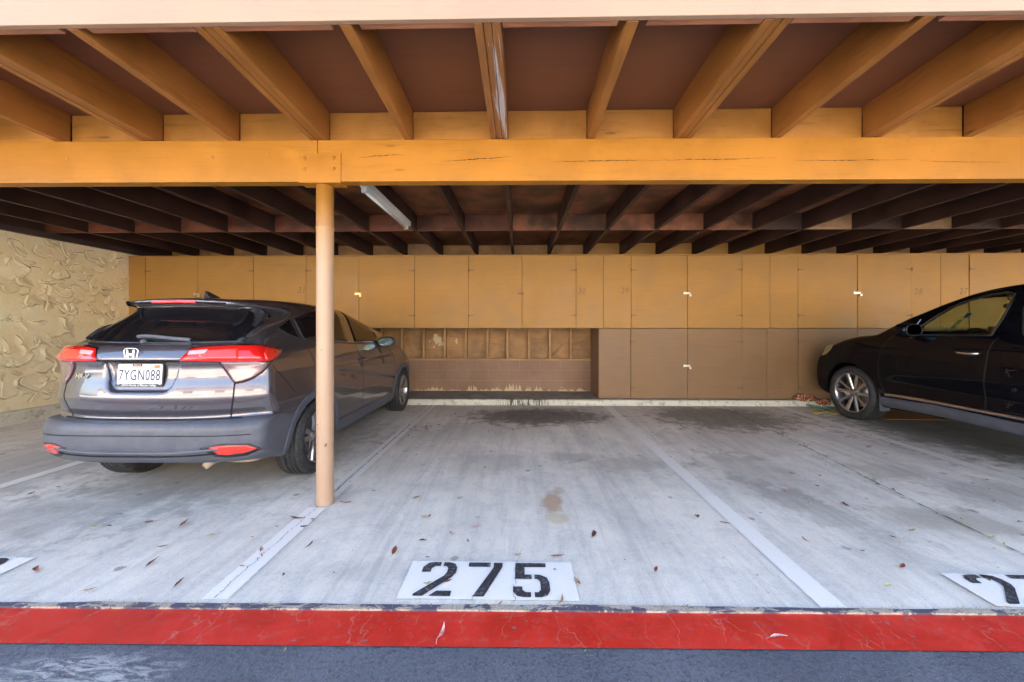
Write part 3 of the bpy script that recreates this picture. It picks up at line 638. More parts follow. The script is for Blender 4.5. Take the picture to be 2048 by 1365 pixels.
locker('lower brown locker hidden behind the black car', 2050, 2160, 2271, ZB, ZM-.002, Lw, [(1938, 2050), (2271, 2380)])
locker('lower brown locker hidden behind the grey car', 396, 507, 612, ZB, ZM-.002, Lw, [(249, 396), (612, 700)])
o = MB().box((lx(249), LY-.006, ZT+.001), (lx(2550), LY+.73, ZT+.020)).obj('locker_top_board', M['door_up'], bevel=.002); setp(o, 'long thin ochre board capping the row of upper lockers', 'board')

# ================================================================== IMPLICIT CAR BODIES
def catmull(pts, per=8, closed=True):
    p = np.array(pts, float); n = len(p); out = []
    for i in range(n if closed else n-1):
        a, b, c, d = (p[(i-1) % n], p[i], p[(i+1) % n], p[(i+2) % n]) if closed else (p[max(i-1, 0)], p[i], p[i+1], p[min(i+2, n-1)])
        # centripetal-like damping keeps tight points from overshooting
        la = np.linalg.norm(b-a)+1e-6; lb = np.linalg.norm(c-b)+1e-6; lc = np.linalg.norm(d-c)+1e-6
        m1 = ((b-a)/la*lb+(c-b))/2*min(1, la/lb*1.0+.3); m2 = ((c-b)+(d-c)/lc*lb)/2*min(1, lc/lb*1.0+.3)
        for k in range(per):
            t = k/per; h = 2*t**3-3*t**2+1, t**3-2*t**2+t, -2*t**3+3*t**2, t**3-t**2
            out.append(h[0]*b+h[1]*m1+h[2]*c+h[3]*m2)
    if not closed: out.append(p[-1])
    return np.array(out)
class Poly2:
    """signed distance to a closed polygon, tabulated"""
    def __init__(s, pts, h=.01, pad=.35):
        p = np.array(pts, float); lo = p.min(0)-pad; hi = p.max(0)+pad; s.lo = lo; s.h = h
        nx, ny = (np.ceil((hi-lo)/h)+1).astype(int); gx = lo[0]+h*np.arange(nx); gy = lo[1]+h*np.arange(ny)
        G = np.stack(np.meshgrid(gx, gy, indexing='ij'), -1).reshape(-1, 2); D = np.full(len(G), 1e9); ins = np.zeros(len(G), bool)
        for i in range(len(p)):
            a, b = p[i], p[(i+1) % len(p)]; ab = b-a; L = ab@ab
            if L < 1e-12: continue
            t = np.clip(((G-a)@ab)/L, 0, 1); q = G-(a+t[:, None]*ab); D = np.minimum(D, (q*q).sum(1))
            c = (a[1] > G[:, 1]) != (b[1] > G[:, 1])
            with np.errstate(divide='ignore', invalid='ignore'): xi = (b[0]-a[0])*(G[:, 1]-a[1])/(b[1]-a[1])+a[0]
            ins ^= c & (G[:, 0] < xi)
        s.T = (np.sqrt(D)*np.where(ins, -1, 1)).reshape(nx, ny)
    def __call__(s, x, y):
        u = np.clip((x-s.lo[0])/s.h, 0, s.T.shape[0]-1.001); v = np.clip((y-s.lo[1])/s.h, 0, s.T.shape[1]-1.001)
        i = u.astype(int); j = v.astype(int); fu = u-i; fv = v-j; T = s.T
        return (T[i, j]*(1-fu)+T[i+1, j]*fu)*(1-fv)+(T[i, j+1]*(1-fu)+T[i+1, j+1]*fu)*fv
def smax(a, b, k): h = np.maximum(k-np.abs(a-b), 0)/k; return np.maximum(a, b)+h*h*k*.25
def sstep(a, b, x): t = np.clip((x-a)/(b-a), 0, 1); return t*t*(3-2*t)

def surfnet(F, lo, hi, h, newton=3):
    lo = np.array(lo, float); n = (np.ceil((np.array(hi)-lo)/h)+1).astype(int)
    ax = [lo[i]+h*np.arange(n[i]) for i in range(3)]; V = np.empty(n, np.float32)
    Yg, Zg = np.meshgrid(ax[1], ax[2], indexing='ij')
    for i in range(n[0]): V[i] = F(np.full_like(Yg, ax[0][i]), Yg, Zg)
    I = V < 0; nc = n-1; S_ = np.zeros((*nc, 3)); Cn = np.zeros(nc, np.int32); edges = []
    for a in range(3):
        sl0 = [slice(None)]*3; sl1 = [slice(None)]*3; sl0[a] = slice(0, -1); sl1[a] = slice(1, None)
        cr = I[tuple(sl0)] != I[tuple(sl1)]; idx = np.argwhere(cr)
        v0 = V[tuple(sl0)][cr]; v1 = V[tuple(sl1)][cr]; t = v0/(v0-v1)
        pos = lo+idx*h; pos[:, a] += t*h
        b, c = [(1, 2), (2, 0), (0, 1)][a]
        ok = (idx[:, b] > 0) & (idx[:, c] > 0) & (idx[:, b] < nc[b]) & (idx[:, c] < nc[c])
        idx, pos, v0 = idx[ok], pos[ok], v0[ok]; cells = []
        for db, dc in ((-1, -1), (0, -1), (0, 0), (-1, 0)):
            q = idx.copy(); q[:, b] += db; q[:, c] += dc; cells.append(q)
            np.add.at(S_, tuple(q.T), pos); np.add.at(Cn, tuple(q.T), 1)
        edges.append((cells, v0 < 0))
    m = Cn > 0; ids = -np.ones(nc, np.int64); ids[m] = np.arange(m.sum()); P = S_[m]/Cn[m][:, None]; faces = []
    for cells, neg in edges:
        q = np.stack([ids[tuple(c.T)] for c in cells], 1); faces.append(q[neg]); faces.append(q[~neg][:, ::-1])
    P0 = P.copy(); e = h*.15
    for _ in range(newton):
        f = F(*P.T); g = np.stack([(F(*(P+d).T)-F(*(P-d).T))/(2*e) for d in np.eye(3)*e], 1)
        st = g*(f/np.maximum((g*g).sum(1), .2))[:, None]; L = np.linalg.norm(st, axis=1, keepdims=True); st *= np.minimum(1, h*.4/np.maximum(L, 1e-9)); P = P-st
        dd = P-P0; L = np.linalg.norm(dd, axis=1, keepdims=True); P = P0+dd*np.minimum(1, h*.8/np.maximum(L, 1e-9))
    return P, np.concatenate(faces)
def npmesh(name, P, Fc, smooth=True):
    me = bpy.data.meshes.new(name); me.from_pydata(P.tolist(), [], Fc.tolist()); me.polygons.foreach_set('use_smooth', [smooth]*len(Fc)); me.update(); return me

class Body:
    """body solid in car axes: x right, y forward from the rear bumper, z up"""
    def __init__(s, F, origin): s.F = F; s.o = np.array(origin, float)
    def grad(s, P, e=.004):
        g = np.stack([s.F(*(P+d).T)-s.F(*(P-d).T) for d in np.eye(3)*e], 1); return g/np.maximum(np.linalg.norm(g, axis=1, keepdims=True), 1e-9)
    def cast(s, O, D, tmax=9):
        t = np.zeros(len(O))
        best = np.full(len(O), 1e9); bt = np.zeros(len(O))
        for _ in range(220):
            f = s.F(*(O+D*t[:, None]).T); b = f < best; best = np.where(b, f, best); bt = np.where(b, t, bt)
            t = t+np.where(np.abs(f) > 1e-4, np.maximum(f*.6, -.02), 0)
            if (t > tmax).all(): break
        t = np.where(s.F(*(O+D*t[:, None]).T) < .002, t, bt); return O+D*t[:, None]
    def view(s, pts):      # points seen at photograph pixels, on the body
        D = raydirs(pts); O = np.tile(np.array([0, 0, CH])-s.o, (len(D), 1)); return s.cast(O+D*1.0, D)
    def side(s, pts, sx=1):  # (y,z) -> side surface
        p = np.asarray(pts, float); O = np.stack([np.full(len(p), 1.6*sx), p[:, 0], p[:, 1]], 1); return s.cast(O, np.tile([-sx, 0., 0.], (len(p), 1)))
    def rear(s, pts, front=False):
        p = np.asarray(pts, float); O = np.stack([p[:, 0], np.full(len(p), 6. if front else -.6), p[:, 1]], 1); return s.cast(O, np.tile([0., -1. if front else 1., 0.], (len(p), 1)))
    def patch(s, poly, how, off=.003, rings=7, step=None, skirt=.012, dome=0.0, rev=False):
        poly = np.array(poly, float); L = np.linalg.norm(np.roll(poly, -1, 0)-poly, axis=1); step = step or L.sum()/90
        pts = []
        for i in range(len(poly)):
            k = max(1, int(L[i]/step)); pts += [poly[i]+(poly[(i+1) % len(poly)]-poly[i])*j/k for j in range(k)]
        pts = np.array(pts); n = len(pts); a = np.roll(pts, -1, 0); cr = pts[:, 0]*a[:, 1]-a[:, 0]*pts[:, 1]; A = cr.sum()/2; c = ((pts+a)*cr[:, None]).sum(0)/(6*A)
        ts = [1-(i/rings) for i in range(rings)]; allp = np.concatenate([c+(pts-c)*t for t in ts]+[c[None]]); P = how(allp); G = s.grad(P)
        o_ = np.concatenate([np.full(n, off+dome*(1-t**3)) for t in ts]+[[off+dome]]); Q = P+G*o_[:, None]
        sk = P[:n]-G[:n]*skirt; Q = np.concatenate([Q, sk]); F_ = []; b = len(allp)
        for r_ in range(rings-1):
            for i in range(n): j = (i+1) % n; F_.append((r_*n+i, r_*n+j, (r_+1)*n+j, (r_+1)*n+i))
        for i in range(n): F_.append(((rings-1)*n+i, (rings-1)*n+(i+1) % n, rings*n)); F_.append((b+i, b+(i+1) % n, (i+1) % n, i))
        # orient outwards
        v = Q[list(F_[0][:4])]; nn = np.cross(v[1]-v[0], v[2]-v[0]); 
        if nn@G[0] < 0: F_ = [f[::-1] for f in F_]
        return Q, F_
    def line(s, pts, how, wd=.004, off=.0012, step=.02, smooth=True):
        p = catmull(pts, 10, False) if smooth else np.array(pts, float)
        P = how(p); G = s.grad(P); T = np.gradient(P, axis=0); T /= np.maximum(np.linalg.norm(T, axis=1, keepdims=True), 1e-9); B = np.cross(T, G)
        Q = np.concatenate([P+G*off+B*wd/2, P+G*off-B*wd/2]); n = len(P); return Q, [(i, i+1, n+i+1, n+i) for i in range(n-1)]
    def strip(s, pts, how, wd, hgt, n=10, smooth=True):
        """raised rounded moulding along a line"""
        p = catmull(pts, n, False) if smooth else np.array(pts, float)
        P = how(p); G = s.grad(P); T = np.gradient(P, axis=0); T /= np.maximum(np.linalg.norm(T, axis=1, keepdims=True), 1e-9); B = np.cross(T, G)
        rows = [(-.5, -.3), (-.5, .55), (-.3, 1), (.3, 1), (.5, .55), (.5, -.3)]; Q = np.concatenate([P+B*wd*a+G*hgt*b for a, b in rows]); m = len(P)
        return Q, [(k*m+i, k*m+i+1, (k+1)*m+i+1, (k+1)*m+i) for k in range(5) for i in range(m-1)]
def addpart(name, QF, m, par, mirror=False, smooth=True, solid=0):
    Q, F_ = QF; Q = np.asarray(Q); 
    if mirror: Q = Q*np.array([-1, 1, 1]); F_ = [tuple(f)[::-1] for f in F_]
    me = bpy.data.meshes.new(name); me.from_pydata(Q.tolist(), [], [tuple(int(i) for i in f) for f in F_]); me.polygons.foreach_set('use_smooth', [smooth]*len(F_)); me.update()
    return link(name, me, m, par)

# ---------------------------------------------------------------- car materials
def carpaint(name, col, metal=.6, rough=.32, flake=True, coat=1.0, cior=1.6, spec=.5):
    t = NT(name); n = t.noise(t.co(), 900, 2, .8); d = t.noise(t.co(), 5, 7, .75)
    c = t.mix(t.rng(n, .35, .7), tuple(x*.75 for x in col), tuple(x*1.3 for x in col)) if flake else col
    c = t.mix(t.rng(d, .45, .85, 0, .08 if flake else .01), c, (.30, .28, .26))
    t.P(Base_Color=c, Metallic=metal, Roughness=rough, Coat_Weight=coat, Coat_Roughness=t.rng(d, .4, .8, .03, .10), Coat_IOR=cior, Specular_IOR_Level=spec); return t.m
M['paint_grey'] = carpaint('dark_plum_grey_paint', (.135, .125, .140), .70, .27)
M['paint_black'] = carpaint('black_paint', (.004, .004, .006), .0, .3, False, .55, 1.4, 0.0)
def plastic(name, col):
    t = NT(name); n = t.noise(t.co(), 400, 2, .7); d = t.noise(t.co(), 6, 6, .7)
    t.P(Base_Color=t.mix(t.rng(d, .35, .75, 0, .5), col, tuple(min(1, x*1.8) for x in col)), Roughness=t.rng(d, .3, .7, .34, .5), Normal=t.bump(n, .15, .001)); return t.m
M['clad'] = plastic('grey_cladding', (.075, .080, .098)); M['clad_black'] = plastic('black_plastic', (.018, .018, .020))
M['privacy'] = simple('dark_privacy_glass', (.008, .007, .008), .03, 0, 0, IOR=1.42); M['chrome'] = simple('chrome', (.78, .78, .78), .10, 1)
M['rubber'] = simple('rubber', (.020, .020, .021), .7); M['seam'] = simple('panel_gap', (.006, .006, .007), .9)
M['lens_red'] = simple('red_lens', (.62, .010, .008), .10, 0, 1.0); M['lens_bright'] = simple('bright_red_lens', (.75, .03, .015), .25, 0, 1.0)
M['lens_dark'] = simple('smoked_lens_edge', (.04, .004, .006), .1, 0, 1.0)
_t = NT('clear_lens'); _g = _t.n('TexBrick', {'Vector': _t.co((1, 1, 1), rot=(pi/2, 0, 0)), 'Scale': 60.0, 'Mortar Size': .05, 'Brick Width': .8, 'Row Height': .4}).outputs['Fac']
_t.P(Base_Color=_t.mix(_g, (.34, .25, .24), (.16, .07, .07)), Metallic=.55, Roughness=.22, Coat_Weight=1.0); M['lens_clear'] = _t.m
M['lens_pink'] = simple('reverse_lens_pink', (.72, .35, .34), .25, 0, 1.0)
M['alloy'] = simple('alloy', (.52, .52, .54), .28, 1); M['alloy_dark'] = simple('alloy_dark', (.10, .10, .11), .4, .8); M['disc'] = simple('brake_disc', (.35, .33, .31), .35, 1)
_t = NT('tyre_rubber'); _n = _t.noise(_t.co(), 30, 6, .7); _t.P(Base_Color=_t.mix(_t.rng(_n, .4, .7), (.022, .022, .023), (.055, .052, .050)), Roughness=.62, Normal=_t.bump(_n, .2, .002)); M['tyre'] = _t.m
_t = NT('tinted_glass'); _fr = _t.math('ADD', _t.math('MULTIPLY', _t.math('POWER', _t.n('LayerWeight', {0: .5}).outputs['Facing'], 4.0), .75), .035); _tr = _t.n('BsdfTransparent', {0: (.60, .67, .54)}); _gl = _t.n('BsdfGlossy', {0: (1, 1, 1), 1: .01})
_mx = _t.n('MixShader', {0: _t.math('MULTIPLY', _fr, 1.0), 1: _tr.outputs[0], 2: _gl.outputs[0]}); _t.t.links.new(_mx.outputs[0], _t.t.nodes['Material Output'].inputs[0]); M['glass'] = _t.m
M['cabin'] = simple('cabin_grey', (.022, .021, .020), .6); M['mirror'] = simple('mirror_glass', (.22, .30, .29), .02, 1)
M['plate_white'] = simple('plate_white', (.66, .66, .64), .45); M['plate_ink'] = simple('plate_ink', (.02, .02, .05), .5)
M['orange'] = simple('orange_sticker', (.80, .16, .05), .4)

def wheel(par, loc, R, wd, rimR, side, style, m_rim):
    """axle along x; side=+1 the outer face looks to +x"""
    w_ = empty('wheel', loc); w_.parent = par
    T = lambda p: Vector((side*p.z, p.x, p.y)); h = wd/2
    pr = [(rimR*.985, -h*.80), (rimR*1.03, -h*.93), (rimR+.45*(R-rimR), -h*1.03), (R-.035, -h*.98), (R-.014, -h*.88), (R-.004, -h*.74)]
    for g_ in (-.52, -.18, .18, .52): pr += [(R, (g_-.055)*h), (R-.009, (g_-.04)*h), (R-.009, (g_+.04)*h), (R, (g_+.055)*h)]
    pr += [(R-.004, h*.74), (R-.014, h*.88), (R-.035, h*.98), (rimR+.62*(R-rimR), h*1.03), (rimR+.45*(R-rimR), h*1.035), (rimR+.28*(R-rimR), h*1.01), (rimR*1.03, h*.93), (rimR*.985, h*.80)]
    ty = MB().lathe(pr, 72, T)
    nb = 64
    for k in range(nb):   # shoulder blocks
        a = 2*pi*k/nb
        for s_ in (-1, 1):
            mm = Matrix.Rotation(a, 4, 'Z'); c = [Vector(q) for q in ((R-.028, -.008, s_*h*.93), (R-.028, .006, s_*h*.93), (R-.001, .010, s_*h*.72), (R-.001, -.004, s_*h*.72), (R-.030, -.008, s_*h*1.0), (R-.030, .006, s_*h*1.0), (R-.006, .010, s_*h*.86), (R-.006, -.004, s_*h*.86))]
            ty.add([T(mm @ q) for q in c], [(0, 1, 2, 3), (4, 5, 6, 7), (0, 1, 5, 4), (2, 3, 7, 6), (1, 2, 6, 5), (0, 3, 7, 4)])
    ty.obj('tyre', M['tyre'], w_)
    rm = MB(); rm.lathe([(rimR*1.0, h*.80), (rimR*1.02, h*.86), (rimR*.985, h*.875), (rimR*.955, h*.84), (rimR*.93, h*.70), (rimR*.90, h*.2), (rimR*.88, -h*.6), (rimR*.97, -h*.8)], 72, T)
    ro = rm.obj('rim', m_rim, w_)
    sp = MB(); hub = h*.50; edge_ = h*.72
    def spoke(a, w0, w1, r0, r1, z0, z1, th=.02, twist=0.0, rise=.0):
        n_ = 7; v = []
        for i in range(n_):
            q = i/(n_-1); r_ = r0+(r1-r0)*q; ww = w0+(w1-w0)*q; z_ = z0+(z1-z0)*q+rise*sin(pi*q); aa = a+twist*q
            for sx_, sz_ in ((-1, 0), (-.55, 1), (.55, 1), (1, 0), (.7, -1.2), (-.7, -1.2)):
                v.append(T(Vector((r_*cos(aa)-sx_*ww/2*sin(aa), r_*sin(aa)+sx_*ww/2*cos(aa), z_+sz_*th*.5))))
        sp.add(v, [(i*6+k, i*6+(k+1) % 6, (i+1)*6+(k+1) % 6, (i+1)*6+k) for i in range(n_-1) for k in range(6)], False)
    if style == 'twist5':
        for k in range(5):
            a = 2*pi*k/5+.35
            spoke(a-.11, .040, .050, .045, rimR*.95, hub, edge_, .022, -.13, .008); spoke(a+.11, .040, .050, .045, rimR*.95, hub, edge_, .022, .13, .008)
            spoke(a, .075, .02, .045, rimR*.55, hub, hub+.008, .018)
        nb_ = 5
    else:
        for k in range(5):
            a = 2*pi*k/5+.31
            spoke(a-.30, .036, .066, .05, rimR*.955, hub, edge_, .020); spoke(a+.30, .036, .050, .05, rimR*.955, hub, edge_, .020)
        nb_ = 5
    sp.lathe([(.0, hub+.016), (.028, hub+.015), (.032, hub+.008), (.055, hub+.008), (.075, hub-.004), (.078, hub-.03)], 40, T)
    sp.obj('spokes', M['alloy'], ro)
    bo = MB()
    for k in range(nb_):
        a = 2*pi*k/nb_+.9; c = Vector((.052*cos(a), .052*sin(a), 0)); bo.lathe([(0, hub+.018), (.009, hub+.017), (.010, hub)], 10, lambda p, c=c: T(p+c))
    bo.obj('wheel_nuts', M['alloy_dark'], ro)
    MB().lathe([(.03, h*.15), (rimR*.72, h*.15), (rimR*.72, h*.05), (.03, h*.05)], 48, T).obj('brake_disc', M['disc'], w_)
    MB().lathe([(0, -h*.2), (rimR*.90, -h*.2)], 32, T).obj('wheel_back', M['rubber'], w_)
    return w_
# ================================================================== GREY HATCHBACK-SUV (rear towards us)
O1 = np.array([-2.765, 2.66, 0.0])
P1 = Poly2(catmull([(.34,.30),(.14,.345),(.05,.39),(.008,.46),(.0,.56),(.003,.630),(.018,.655),(.080,.667),(.086,.690),(.060,.75),(.040,.83),(.052,.91),(.072,.99),(.070,1.07),(.044,1.118),(.050,1.132),(.082,1.19),(.105,1.214),(.16,1.232),(.30,1.37),(.435,1.505),(.440,1.530),(.365,1.549),(.335,1.560),(.340,1.574),(.43,1.592),(.8,1.616),(1.35,1.628),(1.85,1.612),(2.2,1.565),(2.5,1.45),(2.8,1.30),(3.1,1.165),(3.25,1.115),(3.6,1.055),(3.95,.965),(4.18,.85),(4.27,.7),(4.295,.5),(4.25,.32),(4.0,.26),(2.2,.23),(.8,.26)], 6))
HWz1 = ([.2,.3,.45,.6,.75,.9,1.0,1.08,1.15,1.25,1.35,1.45,1.53,1.6,1.7], [.80,.85,.873,.884,.886,.876,.865,.850,.822,.765,.706,.645,.590,.54,.47])
WH1 = [(.87, .335), (3.48, .335)]
def F1raw(x, y, z):
    ax = np.abs(x)
    g = sstep(1.15, 1.5, z)
    bow = (.19-.035*sstep(.72, .60, z))*(ax/.83)**(3.0+.6*sstep(.72, .60, z))*(1-g)+.11*(ax/.60)**2.5*g
    fr = sstep(1.5, .3, y); ff = sstep(2.9, 3.9, y)
    ye = y-bow*fr+.24*(ax/.88)**2.6*ff
    ze = z+.035*(ax/.62)**2*sstep(1.3, 1.5, z)+.03*(ax/.7)**2*ff
    f1 = P1(ye, ze)
    hw = np.interp(z, *HWz1)-.035*sstep(1.1, .15, y)-.055*g*sstep(1.5, .2, y)-.07*sstep(3.5, 4.3, y)-.05*g*sstep(1.8, 3.1, y)
    # flared haunches and a rising crease on the doors
    hw = hw+.014*np.exp(-((y-.87)/.42)**2-((z-.78)/.16)**2)+.012*np.exp(-((y-3.48)/.42)**2-((z-.78)/.16)**2)
    cz = .60+(3.1-y)*.17; dcr = z-cz; hw = hw-.013*np.exp(-(dcr/.075)**2)*(dcr < 0)*sstep(.9, 1.5, y)*sstep(3.2, 2.9, y)-.011*np.exp(-((z-.97-.02*(2-y))/.02)**2)*sstep(.9, 1.4, y)*sstep(3.1, 2.8, y)
    f2 = (ax-hw)*.96
    k = .05+.07*sstep(1.25, 1.5, z)
    return smax(f1, f2, k)
def F1b(x, y, z):
    f = F1raw(x, y, z); ax = np.abs(x)
    rec = np.maximum(np.maximum(ax-(.235+.20*(z-.885)), z-1.098), .878-z)
    rec = np.maximum(smax(np.maximum(ax-(.225+.26*(z-.885)), z-1.098), .878-z, .06), y-.6)
    return smax(f, -np.maximum(rec, -(f+.035)), .012)
def arches(f, y, z, ax, W, r, depth):
    for wy, wz in W:
        c = np.sqrt((y-wy)**2+(z-wz)**2)-r; f = np.maximum(f, -np.maximum(c, depth-ax))
    return f
def F1(x, y, z): return arches(F1b(x, y, z), y, z, np.abs(x), WH1, .385, .56)
B1 = Body(F1b, O1)
car = empty('parked_car', tuple(O1), label='dark grey crossover parked nose-in behind the round post, its rear towards us', cat='car')
P, Fc = surfnet(F1, (-.95, -.06, .2), (.95, 4.36, 1.68), .0165)
link('body', npmesh('body1', P, Fc), M['paint_grey'], car)
# rear bumper (grey plastic) and side cladding as proud shells
def shell(Fb, g, off, th): return lambda x, y, z: np.maximum(np.maximum(Fb(x, y, z)-off, g(x, y, z)), -(Fb(x, y, z)+th))
def g_bump(x, y, z):
    top = .668-.06*sstep(.30, .62, y); arch = -(np.sqrt((y-.87)**2+(z-.335)**2)-.393)
    return np.maximum(np.maximum(z-top, y-.66), np.where(np.abs(x) > .5, arch, -1))
P, Fc = surfnet(shell(F1b, g_bump, .011, .05), (-.96, -.08, .22), (.96, .72, .72), .0125)
bump = link('rear_bumper', npmesh('bumper1', P, Fc), M['clad'], car)
def g_clad(x, y, z):
    ar = np.minimum(np.sqrt((y-.87)**2+(z-.335)**2)-.447, np.sqrt((y-3.48)**2+(z-.335)**2)-.447)
    return np.maximum(np.maximum(np.maximum(np.minimum(ar, z-.375), .60-np.abs(x)), .66-y-.0), np.maximum(y-3.95, -np.minimum(np.sqrt((y-.87)**2+(z-.335)**2)-.378, np.sqrt((y-3.48)**2+(z-.335)**2)-.378)))
P, Fc = surfnet(shell(F1b, g_clad, .014, .05), (-.96, .60, .20), (.96, 4.0, .85), .0135)
link('side_cladding', npmesh('clad1', P, Fc), M['clad'], car)
def g_ar2(x, y, z):
    ar = np.sqrt((y-.87)**2+(z-.335)**2); return np.maximum(np.maximum(ar-.447, .378-ar), np.maximum(.60-np.abs(x), y-.662))
P, Fc = surfnet(shell(F1b, g_ar2, .016, .05), (-.96, .38, .28), (.96, .70, .85), .0125)
for s_ in (-1, 1):
    kf = (P[Fc][:, :, 0].mean(1)*s_ > 0); ids_ = np.unique(Fc[kf]); mp = np.zeros(len(P), int); mp[ids_] = np.arange(len(ids_)); link('wheel_arch_trim', npmesh('arch1', P[ids_], mp[Fc[kf]]), M['clad'], car)
MB().box((-.66, 1.35, .235), (.66, 4.0, .30)).box((-.50, .75, .30), (.50, 1.4, .60)).box((-.55, 3.1, .29), (.55, 3.9, .60)).obj('underbody', M['clad_black'], car)
# glass
V1 = B1.view; R1 = B1.rear
rg = [(-.60,1.238),(-.3,1.232),(0,1.230),(.3,1.232),(.60,1.238),(.632,1.29),(.628,1.37),(.590,1.45),(.54,1.505),(.35,1.520),(0,1.522),(-.35,1.520),(-.54,1.505),(-.590,1.45),(-.628,1.37),(-.632,1.29)]
gl = addpart('rear_window', B1.patch(rg, R1, .0035, 10), M['privacy'], car)
for mir in (False, True):
    for poly in ([(554,657),(579,638),(597,677),(585,673)], [(587,638),(610,628),(640,618),(663,614.5),(694,682),(650,681),(608,679)], [(677,616),(692,620),(710,629),(730,645),(748,666),(758,687),(730,686),(709,684)]):
        Q = V1(np.array(poly)); side_poly = Q[:, 1:]
        hw_ = addpart('side_window', B1.patch(side_poly, lambda p: B1.side(p), .003, 6), M['privacy'], car, mir)
        addpart('window_trim', B1.strip(np.vstack([side_poly, side_poly[:1]]), lambda p: B1.side(p), .011, .007, smooth=False), M['clad_black'], hw_, mir)
for mir in (False, True):
    addpart('spoiler_side', B1.strip([(.40, 1.545), (.52, 1.530), (.585, 1.490), (.622, 1.42), (.645, 1.34), (.632, 1.26)], R1, .042, .020), M['paint_grey'], car, mir)
addpart('spoiler_shade_filler', B1.line([(-.50, 1.540), (-.25, 1.546), (0, 1.548), (.25, 1.546), (.50, 1.540)], R1, .030, .002), M['clad_black'], car)  # dark filler strip painting the shade beneath the spoiler lip
# windscreen
ws = [(-.62,1.20),(0,1.19),(.62,1.20),(.52,1.50),(0,1.53),(-.52,1.50)]
addpart('windscreen', B1.patch(ws, lambda p: B1.rear(p, True), .003, 8), M['privacy'], car)
# lamps: shapes taken on the right, mirrored to the left
red = [(362,718.5),(373,708),(384.5,698.5),(400,696),(423,694.5),(453,693),(484,692),(510,692),(533,693.5),(550,696),(562,700.5),(558,708),(552,716),(540,722.5),(510,722.8),(474,723),(437,723),(400,722.5),(363,722)]
clear = [(443,724.5),(474,724.5),(510,724),(539,724),(532,735),(522,745),(504,756),(486,762.5),(471,765.5),(461,752)]
allp = [(359,722),(384,696),(423,692),(484,689.5),(533,691),(565,699.5),(556,717),(541,727),(533,738),(524,747.5),(505,759.5),(487,766),(470,769.5),(459,755),(438,725.5),(400,724)]
amb = [(486,694),(510,694),(528,696),(540,706),(537,718),(520,721.5),(512,712),(500,701)]
pk = [(381,704),(418,701),(411,709),(378,711)]
for mir in (False, True):
    L = addpart('tail_lamp', B1.patch(allp, V1, .005, 7), M['lens_dark'], car, mir)
    addpart('red_lens', B1.patch(red, V1, .009, 8, dome=.006), M['lens_red'], L, mir)
    addpart('clear_lens', B1.patch(clear, V1, .009, 8, dome=.006), M['lens_clear'], L, mir)
    addpart('brake_reflector', B1.patch([(531,697),(545,699),(549,708),(543,719),(531,721),(526,708)], V1, .0165, 4), M['lens_bright'], L, mir)
    addpart('indicator_lens', B1.patch([(395,703),(479,698),(477,718),(400,718)], V1, .0165, 5), M['lens_bright'], L, mir)
    addpart('reversing_lens', B1.patch(pk, V1, .019, 4), M['lens_pink'], L, mir)
    addpart('rear_reflector', B1.patch([(419,895),(440,891),(460,889.5),(496,889.5),(515,895.5),(490,904),(457,908),(437,907)], V1, .0145, 5, dome=.004), M['lens_bright'], bump, mir)
    addpart('reflector_surround', B1.patch([(400,896),(440,887),(500,886.5),(524,895.5),(495,909),(455,913),(430,911)], V1, .0125, 5), M['clad_black'], bump, mir)
addpart('brake_light', B1.strip([(-.178, 1.553), (0, 1.556), (.178, 1.553)], R1, .024, .012), M['lens_red'], car)
# seams
for mir in (False, True):
    for pts, wd in (([(538,612),(531,630),(521,645),(503,667),(484,690)], .010), ([(469,768),(467,790),(464,815),(461.5,846)], .010), ([(544,731),(560,748),(575,765),(590,784)], .0035),
                    ([(608,686),(622,708),(632,735),(640,765),(655,800)], .004), ([(708,686),(720,712),(726,740),(727,765),(724,809)], .0045), ([(778,697),(787,712),(790.5,724),(789.5,755),(784,790)], .0045)):
        addpart('panel_gap', B1.line(pts, V1, wd, .0016), M['seam'], car, mir)
addpart('hatch_lower_gap', B1.line([(-.68, .672), (-.4, .672), (0, .672), (.4, .672), (.68, .672)], R1, .012, .002), M['seam'], car)
addpart('bumper_crease', B1.line([(-.78, .56), (-.4, .575), (0, .578), (.4, .575), (.78, .56)], R1, .006, .0125), M['seam'], bump)
addpart('number_plate_shade', B1.line([(-.40, 1.103), (0, 1.106), (.40, 1.103)], R1, .012, .003), M['seam'], car)
addpart('bumper_moulding', B1.strip([(-.60, .475), (-.3, .458), (0, .455), (.3, .458), (.60, .475)], R1, .02, .022), M['clad'], bump)
addpart('bumper_slot', B1.line([(-.62, .445), (-.3, .432), (0, .43), (.3, .432), (.62, .445)], R1, .014, .0145), M['seam'], bump)
addpart('beltline_trim', B1.strip([(585,673),(607,681),(650,684),(708,687),(758,689.5)], V1, .010, .006), M['clad_black'], car)
addpart('beltline_trim', B1.strip([(585,673),(607,681),(650,684),(708,687),(758,689.5)], V1, .010, .006), M['clad_black'], car, True)
# fin aerial
fin = MB(); fin.add([(0, -.09, 0), (.026, -.05, 0), (.030, .06, 0), (.012, .13, 0), (-.012, .13, 0), (-.030, .06, 0), (-.026, -.05, 0), (0, -.070, .062), (0, -.03, .058), (0, .05, .030)],
    [(0, 1, 7), (1, 2, 9, 8), (1, 8, 7), (2, 3, 9), (3, 4, 9), (4, 5, 9), (5, 6, 8, 9), (6, 0, 7), (6, 7, 8)])
fo = fin.obj('fin_aerial', M['paint_grey'], car); fo.location = (.045, .66, 1.604); 
